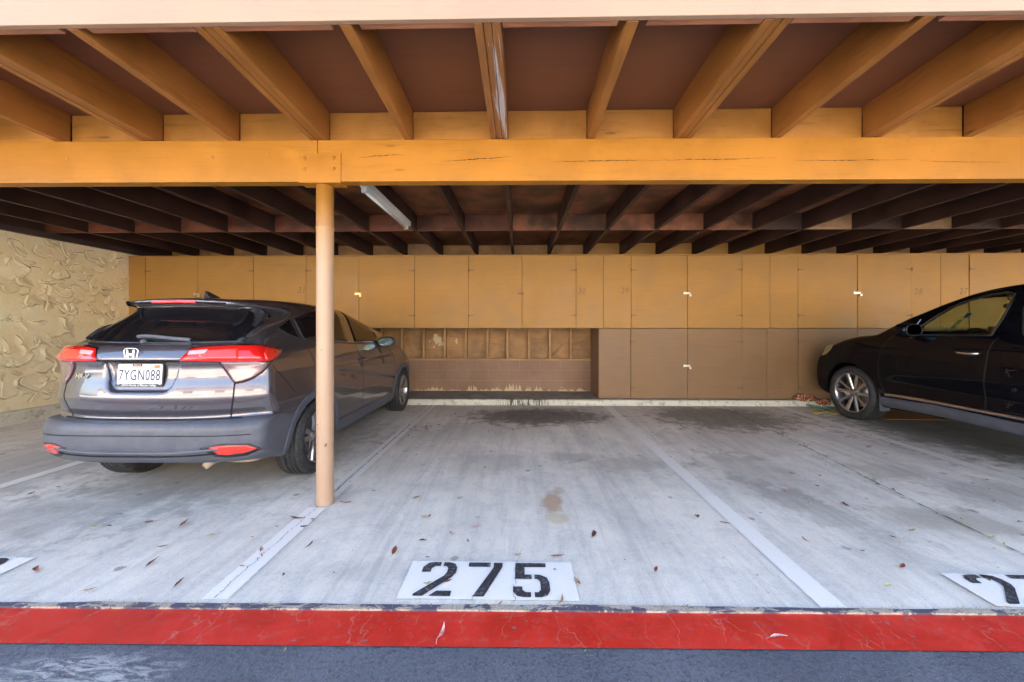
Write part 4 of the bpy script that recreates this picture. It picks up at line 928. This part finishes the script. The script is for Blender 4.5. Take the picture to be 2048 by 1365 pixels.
# wiper
addpart('rear_wiper', B1.strip([(278, 676), (292, 674.5), (315, 676), (345, 679), (384, 682.5)], V1, .020, .026), M['clad'], car)
q = V1(np.array([(291, 683.)]))[0]; MB().ellipsoid(q+np.array([0, -.012, 0]), (.020, .022, .018)).obj('wiper_pivot', M['clad'], car)
# number plate
pc = R1([(.0, 1.0)])[0]; pl = empty('number_plate', (-.022, pc[1]-.020, .998)); pl.parent = car; pl.rotation_euler = (radians(-4), 0, 0)
TX = Matrix.Rotation(pi/2, 4, 'X')
def flat(par, poly, y, m, name):
    MB().add([(a, y, b) for a, b in poly], [tuple(range(len(poly)))]).obj(name, m, par)
def rr(wd, h, r, cx=0, cz=0):
    o = []
    for sx, sy, a0 in ((1, -1, -90), (1, 1, 0), (-1, 1, 90), (-1, -1, 180)):
        for k in range(5): a = radians(a0+k*22.5); o.append((cx+sx*(wd/2-r)+r*cos(a), cz+sy*(h/2-r)+r*sin(a)))
    return o
MB().prism(rr(.345, .172, .014), 0, .010, lambda p: Vector((p.x, p.z, p.y))).obj('plate_frame', M['clad_black'], pl)
MB().prism(rr(.333, .150, .012, 0, .006), -.003, -.0005, lambda p: Vector((p.x, p.z, p.y))).obj('plate', M['plate_white'], pl)
def ptext(s, size, x, z, m, sx=.8, y=-.0045, par=None, shear=0, off=0, spacing=1.0, name='lettering'):
    me = text_mesh(s, size, 0, sx, shear, offset=off, spacing=spacing); me.transform(TX); me.transform(Matrix.Translation((x, y, z))); return link(name, me, m, par or pl)
ptext('7YGN088', .112, 0, -.004, M['plate_ink'], .64, spacing=1.08, off=.0006)
ptext('California', .032, -.015, .058, M['orange'], .95, shear=.3)
MB().box((-.148, -.0042, -.0845), (.148, -.0035, -.064)).obj('dealer_strip', M['clad_black'], pl)
ptext('DCH Honda of Mission Valley', .0225, 0, -.0745, M['plate_white'], .93, y=-.0052, shear=.15, off=.0003)
MB().box((-.056, -.0042, .064), (.016, -.0035, .083)).obj('dealer_tag', M['clad_black'], pl); ptext('DCH', .022, -.02, .0735, M['plate_white'], 1.1, y=-.0052)
flat(pl, rr(.042, .024, .004, .128, .062), -.0042, M['orange'], 'sticker'); flat(pl, rr(.03, .02, .004, -.135, .062), -.0042, simple('sticker_pale', (.55, .62, .72), .4), 'sticker')
# maker's emblem: an H inside a rounded frame
ec = V1(np.array([(264., 709.5)]))[0]; em = empty('rear_emblem', (ec[0]+.0, ec[1]-.006, ec[2])); em.parent = car
fr = [(-.040, -.036), (-.047, .0), (-.051, .030), (-.040, .042), (0, .045), (.040, .042), (.051, .030), (.047, .0), (.040, -.036), (.026, -.045), (0, -.046), (-.026, -.045)]
pts = [(a, 0, b) for a, b in catmull(fr, 5)]; MB().tube(pts+[pts[0], pts[1]], .0042, 6).obj('emblem_frame', M['chrome'], em)
h = MB()
for s_ in (-1, 1): h.prism([(s_*.014, -.034), (s_*.024, -.034), (s_*.030, .034), (s_*.018, .034)][::s_], -.006, .004, lambda p: Vector((p.x, p.z, p.y)))
h.prism([(-.018, -.004), (.018, -.004), (.019, .006), (-.019, .006)], -.0055, .003, lambda p: Vector((p.x, p.z, p.y))); h.obj('emblem_letter', M['chrome'], em)
bc = R1([(-.475, .985)])[0]; gr_ = B1.grad(np.array([bc]))[0]
me = text_mesh('HR-V', .052, .0015, 1.15, .3, offset=.0012); me.transform(TX); me.transform(Matrix.Rotation(math.atan2(gr_[0], -gr_[1]), 4, 'Z')); link('model_badge', me, M['chrome'], car, loc=Vector(bc+gr_*.006))
# door handles and mirrors
def handle(par, B, yz, sx, m, L=.20):
    q = B.side([yz], 1)[0]; sp_ = MB(); n_ = 12; pts = [(q[0]+.004+.030*sin(pi*min(1, max(0, t_))), yz[0]-L/2+L*t_, yz[1]) for t_ in np.linspace(0, 1, n_)]
    sp_.tube([(sx*a, b, c) for a, b, c in pts], [.007]+[.012]*(n_-2)+[.007], 8); return sp_.obj('door_handle', m, par)
for sx in (1, -1): handle(car, B1, (1.95, .965), sx, M['paint_grey'], .19)
def wing_mirror(par, B, yz, sx, m, w_=.115, h_=.075, dp=.085, out=.13):
    q = B.side([yz], 1)[0]; c = Vector((sx*(q[0]+out), yz[0], yz[1]+.03)); mo = MB()
    mo.ellipsoid(c, (w_, dp, h_), 28, 16, p=.72); mo.tube([(sx*(q[0]-.02), yz[0]+.03, yz[1]-.02), (sx*(q[0]+out*.6), yz[0]+.01, yz[1]-.005)], .022, 8); o = mo.obj('wing_mirror', m, par)
    g_ = MB(); n_ = 28; v = [(c.x, c.y-dp*.985, c.z)]
    sg = lambda t_: math.copysign(abs(t_)**.72, t_)
    v += [(c.x+w_*.80*sg(cos(2*pi*k/n_)), c.y-dp*1.0, c.z+h_*.78*sg(sin(2*pi*k/n_))) for k in range(n_)]
    g_.add([(a, b-.004, c_) for a, b, c_ in v], [(0, k+1, (k+1) % n_+1) for k in range(n_)]); g_.obj('mirror_glass', M['mirror'], o); 
    MB().tube([v[1+k % n_] for k in range(n_+1)], .006, 6, cap=False).obj('mirror_rim', M['clad_black'], o)
for sx in (1, -1): wing_mirror(car, B1, (2.56, 1.125), sx, M['paint_grey'], out=.115)
# exhaust silencer hanging under the bumper
MB().ellipsoid((.56, .36, .335), (.17, .10, .055), 24, 12, p=.75).tube([(.45, .30, .335), (.42, .20, .325), (.40, .16, .30)], .026, 12).obj('exhaust', painted('rusty_silencer', (.42, .33, .22), 'x', .5, .25, dirt=.4), car)
for (wy, wz) in WH1:
    for sx in (1, -1): wheel(car, (sx*.785, wy, .338), .338, .232, .234, sx, 'twist5', M['alloy'])
# interior shade so nothing shows through

# ================================================================== BLACK SUV (nose to the lockers, driver side towards us)
O2 = np.array([5.82, 1.605, 0.0])
P2 = Poly2(catmull([(.14,.36),(.03,.45),(.0,.60),(.02,.80),(.08,.98),(.13,1.12),(.28,1.38),(.50,1.64),(.70,1.75),(1.2,1.815),(1.9,1.845),(2.4,1.835),(2.78,1.785),(3.08,1.68),(3.35,1.505),(3.58,1.345),(3.74,1.262),(4.1,1.235),(4.5,1.16),(4.75,1.06),(4.91,.93),(4.985,.76),(5.0,.56),(4.95,.38),(4.6,.27),(2.6,.30),(.6,.30)], 6))
HWz2 = ([.25,.4,.55,.8,.95,1.05,1.15,1.25,1.4,1.55,1.7,1.8,1.9], [.93,.965,.980,.985,.978,.965,.955,.932,.868,.795,.725,.67,.60])
WH2 = [(1.17, .392), (4.07, .392)]
def F2b(x, y, z):
    ax = np.abs(x); g = sstep(1.25, 1.6, z); fr = sstep(1.5, .3, y); ff = sstep(3.4, 4.7, y)
    ye = y-(.16*(ax/.95)**3)*fr+.28*(ax/.96)**3.2*ff
    ze = z+.045*(ax/.7)**2*sstep(1.45, 1.7, z)+.04*(ax/.8)**2*ff*sstep(.8, 1.1, z)
    f1 = P2(ye, ze)
    hw = np.interp(z, *HWz2)-.04*sstep(1.0, .1, y)-.06*g*sstep(1.8, .3, y)-.06*sstep(4.1, 5.0, y)-.05*g*sstep(2.4, 3.5, y)
    hw = hw+.016*np.exp(-((y-4.07)/.5)**2-((z-.86)/.18)**2)+.016*np.exp(-((y-1.17)/.5)**2-((z-.86)/.18)**2)
    cz = .62; hw = hw-.020*np.exp(-((z-cz)/.11)**2)*sstep(1.5, 1.9, y)*sstep(3.7, 3.3, y)-.007*np.exp(-((z-1.13)/.014)**2)*sstep(3.6, 3.3, y)
    return smax(f1, (ax-hw)*.96, .05+.07*sstep(1.4, 1.7, z))
B2 = Body(F2b, O2); V2 = B2.view
wpx = [(1836,670.5),(1843,652),(1870,634),(1902,616),(1930,604),(1957,595.5),(1985,589),(2013,585),(2030,587.5),(2020,610),(2006,635),(1983,671),(1940,671),(1890,671)]
w_yz = V2(np.array(wpx, float))[:, 1:]
r_yz = np.array([(2.16,1.262),(2.22,1.40),(2.27,1.58),(2.20,1.67),(1.9,1.69),(1.45,1.66),(1.15,1.50),(1.30,1.262)])
Wf, Wr = Poly2(w_yz, .01, .3), Poly2(catmull(r_yz, 2), .01, .3)
def F2(x, y, z):
    f = F2b(x, y, z); ax = np.abs(x)
    cav = np.maximum(np.maximum(f+.045, .50-z), np.maximum(y-3.62, .45-y))
    g = np.maximum(f, -cav)
    g = np.maximum(g, -np.maximum(np.minimum(Wf(y, z), Wr(y, z)), .40-ax))
    ws_ = np.maximum(np.maximum(ax-(.77-.24*(z-1.30)/.42), np.maximum(1.305-z, z-1.735)), 2.92-y)
    g = np.maximum(g, -ws_)
    return arches(g, y, z, ax, WH2, .435, .58)
car2 = empty('parked_car', tuple(O2), label='black mid-size suv parked nose-in on the right, driver side towards us', cat='car')
P, Fc = surfnet(F2, (-1.06, -.08, .22), (1.06, 5.08, 1.90), .0175)
link('body', npmesh('body2', P, Fc), M['paint_black'], car2)
for mir in (True, False):
    g1 = addpart('front_window', B2.patch(w_yz, lambda p: B2.side(p), -.004, 6, skirt=.0), M['glass'], car2, mir)
    addpart('window_trim', B2.strip(np.vstack([w_yz, w_yz[:1]]), lambda p: B2.side(p), .020, .006, smooth=False), M['clad_black'], g1, mir)
    rc = catmull(r_yz, 3); g2 = addpart('rear_window', B2.patch(rc, lambda p: B2.side(p), -.004, 6, skirt=.0), M['privacy'], car2, mir)
    addpart('window_trim', B2.strip(np.vstack([rc, rc[:1]]), lambda p: B2.side(p), .018, .006, smooth=False), M['clad_black'], g2, mir)
    for pts, wd in (([(1786,674),(1772,686),(1762.7,701),(1756,729),(1758.5,762),(1771,788)], .006), ([(1998,675),(1986,685),(1977,701),(1970,737),(1969.5,787),(1971,822)], .007)):
        yz = V2(np.array(pts, float))[:, 1:]; addpart('door_gap', B2.line(yz, lambda p: B2.side(p), wd, .0018), M['gap2'] if 'gap2' in M else M['seam'], car2, mir)
        yz2 = yz+np.array([-.009, 0]); M.setdefault('edge2', simple('door_edge_highlight', (.13, .13, .14), .25, .8)); addpart('door_edge', B2.line(yz2, lambda p: B2.side(p), .003, .0022), M['edge2'], car2, mir)
    yz = V2(np.array([(1771,789.5),(1822,797),(1874,806),(1969,824)], float))[:, 1:]; yz = np.vstack([yz, [(2.2, yz[-1][1]), (1.75, yz[-1][1])]])
    addpart('chrome_sill_strip', B2.strip(yz, lambda p: B2.side(p), .036, .016), M['alloy'], car2, mir)
    yz = V2(np.array([(1765,803),(1822,813),(1874,822),(1969,843)], float))[:, 1:]; yz = np.vstack([yz, [(2.2, yz[-1][1]-.01), (1.75, yz[-1][1]-.01)]])
    addpart('sill_cladding', B2.strip(yz, lambda p: B2.side(p), .13, .022), M['clad'], car2, mir)
    yz = V2(np.array([(1823,677),(1836,648),(1842,640)], float))[:, 1:]; addpart('chrome_corner_trim', B2.strip(yz, lambda p: B2.side(p), .012, .012, smooth=False), M['chrome'], g1, mir)
    hl = B2.patch([(1643,712),(1650,695),(1656,690),(1667,689.5),(1661,700),(1652,709)], V2, .004, 5, dome=.008)
    addpart('headlamp', hl, simple('amber_headlamp', (.26, .19, .07), .15, 0, 1.0) if mir else bpy.data.materials['amber_headlamp'], car2, not mir)
wsp = [(-.74,1.32),(0,1.31),(.74,1.32),(.62,1.56),(.53,1.72),(0,1.735),(-.53,1.72),(-.62,1.56)]
wo = addpart('windscreen', B2.patch(wsp, lambda p: B2.rear(p, True), -.008, 8, skirt=0), M['glass'], car2)
# chrome door handles
for sx in (-1, 1):
    for y_ in (2.60, 1.42):
        MB().ellipsoid((sx*(B2.side([(y_-.0, 1.065)])[0][0]-.004), y_, 1.06), (.012, .085, .032), 20, 10).obj('handle_cup', M['seam'], car2)
        q = B2.side([(y_, 1.07)])[0]; MB().tube([(sx*(q[0]+a), y_+b, 1.072) for a, b in ((.0, -.115), (.030, -.095), (.040, -.04), (.040, .04), (.030, .095), (.0, .115))], [.008, .015, .017, .017, .013, .008], 10).obj('door_handle', M['chrome'], car2)
for sx in (-1, 1): wing_mirror(car2, B2, (3.20, 1.285), sx, M['paint_black'], w_=.115, h_=.088, dp=.09, out=.10)
# cabin
MB().box((-.80, 3.10, .70), (.80, 3.72, 1.22)).ellipsoid((0, 3.22, 1.20), (.80, .26, .085), 32, 10, p=.7).obj('dashboard', M['cabin'], car2, bevel=.02)
MB().ellipsoid((-.40, 3.16, 1.245), (.17, .10, .07), 20, 10).obj('instrument_hood', M['cabin'], car2)
st = empty('steering_wheel', (-.40, 2.93, 1.165)); st.parent = car2; Rm = Matrix.Rotation(radians(62), 4, 'X')
pts = [Rm @ Vector((.185*cos(a), .185*sin(a), 0)) for a in np.linspace(0, 2*pi, 41)]; MB().tube(pts, .016, 8, cap=False).obj('wheel_ring', M['rubber'], st)
sp_ = MB()
for a in (0, pi, -pi/2): sp_.tube([Vector((0, 0, 0)), Rm @ Vector((.18*cos(a), .18*sin(a), 0))], .018, 6)
sp_.ellipsoid((0, 0, 0), (.06, .04, .06)).obj('wheel_hub', M['cabin'], st)
MB().ellipsoid((.02, 2.98, 1.60), (.135, .018, .040), 24, 10, p=.7).tube([(.02, 2.99, 1.62), (.02, 3.05, 1.70)], .010, 6).obj('rear_view_mirror', M['rubber'], car2)
ph = empty('phone_holder', (-.06, 3.12, 1.31)); ph.parent = car2; MB().box((-.055, -.01, -.045), (.055, .012, .05)).obj('holder_body', M['rubber'], ph, bevel=.006)
for x_, z_, cz_, m_ in ((-.13, 1.50, .03, simple('blue_sticker', (.10, .35, .62), .4)), (-.10, 1.40, .045, simple('yellow_sticker', (.62, .66, .25), .4)), (-.05, 1.335, .02, simple('pale_sticker', (.5, .65, .7), .4))):
    q = B2.rear([(x_, z_)], True)[0]; MB().add([(x_-.032, q[1]-.028+ (cz_*.9), z_-cz_), (x_+.032, q[1]-.028+cz_*.9, z_-cz_), (x_+.032, q[1]-.028-cz_*.9, z_+cz_), (x_-.032, q[1]-.028-cz_*.9, z_+cz_)], [(0, 1, 2, 3)]).obj('windscreen_sticker', m_, wo)
for sx in (-1, 1):
    se = empty('front_seat', (sx*.40, 2.25, .62)); se.parent = car2
    MB().box((-.25, -.25, -.08), (.25, .27, .10)).obj('seat_cushion', M['cabin'], se, bevel=.04)
    bo_ = MB().box((-.24, -.07, 0), (.24, .07, .62)).obj('seat_back', M['cabin'], se, bevel=.04); bo_.location = (0, -.27, .06); bo_.rotation_euler = (radians(14), 0, 0)
    ho_ = MB().box((-.13, -.05, 0), (.13, .05, .19)).obj('headrest', M['cabin'], se, bevel=.035); ho_.location = (0, -.44, .70); ho_.rotation_euler = (radians(8), 0, 0)
MB().box((-.70, 1.15, .55), (.70, 1.65, .78)).box((-.68, 1.02, .70), (.68, 1.18, 1.30)).obj('rear_bench', M['cabin'], car2, bevel=.03)
MB().box((-.80, .5, .30), (.80, 4.7, .40)).box((-.56, .7, .38), (.56, 1.6, .8)).box((-.56, 3.62, .38), (.56, 4.55, .85)).obj('underbody', M['clad_black'], car2)
for sx in (-1, 1): MB().box((sx*.90-.07, 3.60, .22), (sx*.90+.07, 3.612, .50)).obj('mud_flap', M['clad'], car2, bevel=.004)
# scraped marks on the rear door
for k, (cx_, cy_, s_) in enumerate(((2018, 745, 11), (2019, 812, 10), (2030, 780, 6))):
    r = np.random.default_rng(40+k)
    for j in range(5):
        a = r.uniform(0, 2*pi); c0 = np.array([cx_, cy_])+r.normal(0, s_*.35, 2); d = np.array([cos(a), sin(a)])*s_*r.uniform(.3, .8); pp = np.array([c0-d, c0+r.normal(0, 2, 2), c0+d])
        yz = V2(pp)[:, 1:]; Q, F_ = B2.line(yz, lambda p: B2.side(p), .006, .0025); addpart('paint_scrape', (Q, F_), M['edge2'], car2, True)
for (wy, wz) in WH2:
    for sx in (1, -1): wheel(car2, (sx*.845, wy, .392), .392, .245, .285, sx, 'split10', M['alloy'])
# ================================================================== SMALL THINGS
# leaves
LC = {'r': ('reddish brown', (.30, .085, .055)), 'b': ('brown curled', (.17, .075, .045)), 't': ('tan dry', (.42, .27, .15)), 'y': ('yellow green', (.42, .40, .14)), 'k': ('dark shrivelled', (.045, .032, .028)), 'p': ('pale pinkish', (.50, .27, .23)), 'P': ('pink', (.72, .40, .36))}
LM = {}
for k, (nm, c) in LC.items():
    t = NT('leaf_'+nm.replace(' ', '_')); n_ = t.noise(t.co(rnd=True), 40, 5, .7); t.P(Base_Color=t.mix(t.rng(n_, .3, .7), tuple(x*.6 for x in c), tuple(min(1, x*1.3) for x in c)), Roughness=.6); LM[k] = t.m
def leaf_mesh(L, wd, curl, bend, seed):
    r = np.random.default_rng(seed); n_ = 12; v = []; f = []
    for i in range(n_+1):
        q = i/n_; ww = wd*.5*(sin(pi*min(1, q*1.02))**.8)*(1-.25*q)+.0006; x = (q-.5)*L; yb = bend*L*sin(pi*q)+r.normal(0, .002*L); zz = curl*L*(q-.5)**2*1.2+.002
        for s_ in (-1, -.5, 0, .5, 1): v.append((x, yb+ww*s_, zz+abs(s_)*ww*.65*(1+.3*r.normal())))
    for i in range(n_):
        for j in range(4): a = i*5+j; f.append((a, a+5, a+6, a+1))
    b = len(v); v += [(-.5*L, 0, .002+curl*L*.3), (-.5*L, .0015, .002+curl*L*.3), (-.68*L, .002, .003), (-.68*L, .0005, .003)]; f.append((b, b+1, b+2, b+3))
    mb = MB(); mb.add(v, f, True); return mb.mesh('leaf')
lv = [(302,1044,33,5,'r'),(368,1047,30,40,'r'),(423,1071,22,10,'y'),(326,1093,33,10,'b'),(306,1126,42,38,'b'),(358,1167,38,45,'b'),(180,1180,42,15,'t'),(76,1138,16,70,'r'),(595,1036,36,-5,'b'),(521,1101,13,80,'p'),(485,1133,16,0,'p'),(618,1090,26,45,'b'),(692,1006,34,2,'r'),(190,1054,22,0,'y'),(218,1053,14,0,'k'),(554,1054,8,0,'k'),(62,988,22,20,'k'),(117,975,12,0,'k'),(834,996,24,20,'t'),(748,983,9,0,'k'),(850,1034,20,0,'t'),(859,1033,9,50,'k'),(953,1056,26,10,'p'),(905,1067,16,-20,'p'),(846,1083,20,0,'k'),(788,1103,24,70,'r'),(855,1115,10,0,'k'),(566,1150,8,80,'k'),(895,1163,22,20,'r'),(1000,1207,14,40,'t'),(972,1211,14,0,'y'),(882,1266,46,68,'P'),(1558,1277,46,5,'P'),(1186,1069,18,80,'b'),(1115,1113,36,5,'r'),(1035,1110,18,10,'t'),(1312,1140,15,70,'r'),(1155,1165,24,-50,'t'),(1120,1200,26,70,'t'),(1450,1048,30,-10,'b'),(1394,1034,14,-35,'b'),(1612,1081,26,-35,'r'),(1571,982,17,5,'p'),(1692,1010,20,-35,'b'),(1825,1061,18,10,'t'),(1786,1075,18,-15,'k'),(1804,1133,13,60,'r'),(2040,1045,14,0,'r'),(1860,1085,16,-10,'t'),(570,1301,12,70,'y'),(1372,1215,14,40,'t'),(1585,948,20,-5,'t'),(1640,952,8,0,'k'),(1696,876,14,5,'p'),(1008,838,8,30,'y'),(1110,1140,8,0,'k'),(1250,1120,6,0,'k'),(1515,1152,7,0,'k'),(1726,1103,12,0,'k'),(1988,1098,12,-20,'b'),(1170,1303,8,60,'y'),(1975,961,14,-8,'k'),(285,1019,12,5,'y'),(505,1075,10,0,'t'),(112,1088,8,0,'t'),(240,1030,14,0,'y'),(430,965,14,0,'y')]
seen = {}
regions = lambda x, y: ('on the red stripe' if 1222 < y < 1292 else 'on the dark asphalt' if y >= 1292 else 'at the joint above the red stripe' if y > 1195 else 'on the stencilled panel' if 795 < x < 1160 and y > 1125 else 'on concrete left of the post' if x < 632 else 'on the right stall' if x > 1038+1.13*(y-655) else 'on the middle stall')
lst = []
for i, (x, y, L, a, c) in enumerate(lv):
    zp = .0165 if y < 1212 else (.006 if y < 1292 else 0); P = px(x, y, z=zp); ang = radians(a); Q1 = px(x-L/2*cos(ang), y+L/2*sin(ang), z=zp); Q2 = px(x+L/2*cos(ang), y-L/2*sin(ang), z=zp)
    dx, dy = Q2.x-Q1.x, Q2.y-Q1.y; wl = min(.115, math.hypot(dx, dy)*.80)
    me = leaf_mesh(wl, wl*(.17 if L > 24 else .34), random.uniform(.1, .5), random.uniform(-.15, .15), i)
    o = link('fallen_leaf', me, LM[c], loc=P); o.rotation_euler = (random.uniform(-.1, .1), 0, math.atan2(dy, dx))
    sz = 'long' if L > 28 else 'mid-sized' if L > 15 else 'small'; lst.append((o, '%s %s leaf %s' % (sz, LC[c][0], regions(x, y)), x))
from collections import defaultdict
dd = defaultdict(list)
for o, l, x in lst: dd[l].append((x, o))
for l, v in dd.items():
    v.sort(key=lambda q: q[0])
    for i, (x, o) in enumerate(v): setp(o, l if len(v) == 1 else l+', %s from the left' % ordinal(i), 'leaf', 'fallen leaves')
r = random.Random(11); bits = [leaf_mesh(.022, .008, .5, .1, 300+i) for i in range(3)]
tiny = []
for k in range(150):
    if k < 45: x = -1.28+r.gauss(0, .13)+.0; y = 4.9+r.gauss(0, .45); x += (y-4.9)*.25
    elif k < 85: y = r.uniform(2.3, 6.3); x = 3.45-(6.5-y)*.117+r.gauss(0, .03)
    else: x = r.uniform(-3.2, 4.6); y = r.uniform(1.95, 6.2)
    c = r.choice('kkbbttyr'); me = r.choice(bits).copy(); s_ = r.uniform(.7, 2.0)
    o = link('leaf_fragment', me, LM[c], loc=(x, y, .0165)); o.scale = (s_,)*3; o.rotation_euler = (r.uniform(-.3, .3), r.uniform(-.2, .2), r.uniform(0, 6.3))
    setp(o, 'tiny crumbled dry leaf fragment lying on the concrete floor', 'leaf fragment', 'tiny leaf fragments on the floor')
# dry grass and grit in the joint above the red stripe
t = NT('joint_grass'); n_ = t.noise(t.co(), 9, 4); t.P(Base_Color=t.mix(t.rng(n_, .35, .65), (.30, .25, .12), (.52, .44, .30)), Roughness=.9)
mb = MB(); rg_ = np.random.default_rng(9)
for k in range(2600):
    x = rg_.uniform(-3.2, 4.2); y = edge(x, 1.820)+rg_.normal(0, .009)
    if sin(x*9)+sin(x*3.7+1)+rg_.normal(0, .8) < .2: continue
    a = rg_.uniform(0, 2*pi); L = rg_.uniform(.006, .024); h_ = rg_.uniform(.002, .014); d_ = np.array([cos(a), sin(a)]); n2 = np.array([-d_[1], d_[0]])*.0016
    z0 = .006; mb.add([(x-n2[0], y-n2[1], z0), (x+n2[0], y+n2[1], z0), (x+d_[0]*L+n2[0]*.3, y+d_[1]*L+n2[1]*.3, z0+h_), (x+d_[0]*L-n2[0]*.3, y+d_[1]*L-n2[1]*.3, z0+h_)], [(0, 1, 2, 3)])
setp(mb.obj('dry_grass', t.m), 'dry grass and grit caught in the joint above the red stripe', 'debris', kind='stuff')
# crumpled orange cover, teal flipper, yellow cord, sheet for orange-lit floor by the black car
t = NT('orange_netting'); v_ = t.co((1, 1, 1)); b_ = t.n('TexBrick', {'Vector': t.n('VectorMath', {0: v_, 1: t.n('VectorMath', {0: t.n('TexNoise', {'Vector': v_, 'Scale': 9.0}).outputs['Color'], 'Scale': .09}, operation='SCALE').outputs[0]}).outputs[0], 'Scale': 16.0, 'Mortar Size': .045, 'Brick Width': .7, 'Row Height': .5}).outputs['Fac']
nn = t.noise(v_, 12, 5, .7); t.P(Base_Color=t.mix(b_, t.mix(t.rng(nn, .4, .6), (.30, .07, .02), (.12, .03, .015)), (.62, .42, .26)), Roughness=.6)
def crumple(c, rad, seed, m, name, par=None, amp=.35):
    r = np.random.default_rng(seed); k = r.normal(0, 1, (14, 3))*3.2; ph = r.uniform(0, 6, 14); v = []; f = []; n_, m_ = 56, 28
    for i in range(m_+1):
        th = pi*i/m_
        for j in range(n_):
            a = 2*pi*j/n_; d = np.array([sin(th)*cos(a), sin(th)*sin(a), cos(th)]); q = 1+amp*np.mean([abs(sin(k[u]@d+ph[u])) for u in range(14)])*1.3-amp*.8+amp*.5*sin(5*d[0]+7*d[1]+ph[0])*cos(6*d[2]+ph[1])
            v.append((d[0]*rad[0]*q, d[1]*rad[1]*q, max(d[2]*rad[2]*q, -rad[2]*.75)+rad[2]*.75))
    for i in range(m_):
        for j in range(n_): f.append((i*n_+j, (i+1)*n_+j, (i+1)*n_+(j+1) % n_, i*n_+(j+1) % n_))
    mb = MB(); mb.add(v, f, True); return mb.obj(name, m, par, loc=c)
P = px(1612, 795, Y=6.56)
o = crumple((P.x, 6.585, .095), (.155, .10, .062), 3, t.m, 'crumpled_cover', amp=.5); setp(o, 'crumpled orange checked cloth lying on the kerb by the black car wheel', 'cloth')
o = crumple((px(1647, 795, Y=6.5).x, 6.50, .05), (.09, .07, .05), 9, t.m, 'crumpled_cover', amp=.6); setp(o, 'smaller end of orange checked cloth hanging off the kerb', 'cloth')
P = px(1638, 815, z=.03)
pad = MB().prism([(x*.16, y*.055) for x, y in [(cos(a)*(1 if cos(a) > 0 else 1.1), sin(a)*(1-.3*cos(a))) for a in np.linspace(0, 2*pi, 28)[:-1]]], 0, .016).obj('teal_sandal', simple('teal_foam', (.05, .30, .24), .5), loc=P, bevel=.004)
pad.rotation_euler = (radians(-12), radians(8), -.5); setp(pad, 'teal foam sandal sole leaning below the orange cloth', 'sandal')
pts = [(px(x, y, z=.02+.006*sin(k))) for k, (x, y) in enumerate([(1623,818),(1630,822),(1642,826),(1650,824),(1640,819),(1628,816),(1622,821),(1634,827),(1655,824),(1668,828),(1676,826),(1660,820)])]
o = MB().tube([tuple(p) for p in catmull([tuple(q) for q in pts], 5, False)], .007, 6).obj('yellow_cord', simple('yellow_cord_mat', (.60, .50, .06), .6)); setp(o, 'loop of yellow cord on the floor below the teal sandal', 'cord')
o = MB().prism([(5.28, 5.60), (6.26, 5.57), (6.5, 6.25), (5.45, 6.35)], .016, .021).obj('orange_lit_floor', ply_material('orange_lit_floor_colour', (.36, .17, .06), dirty=.6, rough=.7), bevel=.001); setp(o, 'flat brown sheet painting the orange-lit floor under the front of the black car', 'painted floor light')  # sheet added to colour the floor as lit orange under the car

# ================================================================== ACROSS THE DRIVE (behind the camera; seen only in reflections)
M['far_stucco'] = simple('sunlit_peach_stucco', (.74, .69, .60), .85); M['far_roof'] = simple('tile_roof', (.25, .12, .07), .8)
t = empty('apartment_building', (0, -9.5, 0), label='peach stucco apartment building across the drive, seen only as a reflection', cat='building')
wm = MB(); xs0 = -22
for k in range(8):
    a = xs0+k*5.5; wm.box((a, 0, 0), (a+.5, .3, 2.5))
wm.box((xs0, 0, 2.5), (22.5, .3, 4.1)); wm.box((xs0, -5.2, 0), (22.5, -4.9, 4.1)); MB().box((xs0, -.12, 0), (22.5, -.08, 2.498)).obj('garage_doors', simple('garage_door_tan', (.42, .39, .35), .7), t); wm.obj('wall', M['far_stucco'], t)
MB().box((xs0-.4, -5.5, 4.1), (22.9, .9, 4.3)).obj('roof', M['far_roof'], t)
for k in range(8):
    a = xs0+k*5.5+1.6; wf = MB().box((a, .302, 2.8), (a+1.8, .34, 3.8)).obj('window', M['plate_white'], t); MB().box((a+.06, .345, 2.86), (a+1.74, .352, 3.74)).obj('pane', M['privacy'], wf)

sheet('bounce_apron', [(-40, -9.4), (40, -9.4), (40, -1.6), (-40, -1.6)], .0, simple('bounce_concrete', (.64, .62, .57), .9), kind='structure')  # unseen pale apron, added to bounce sunlight into the carport
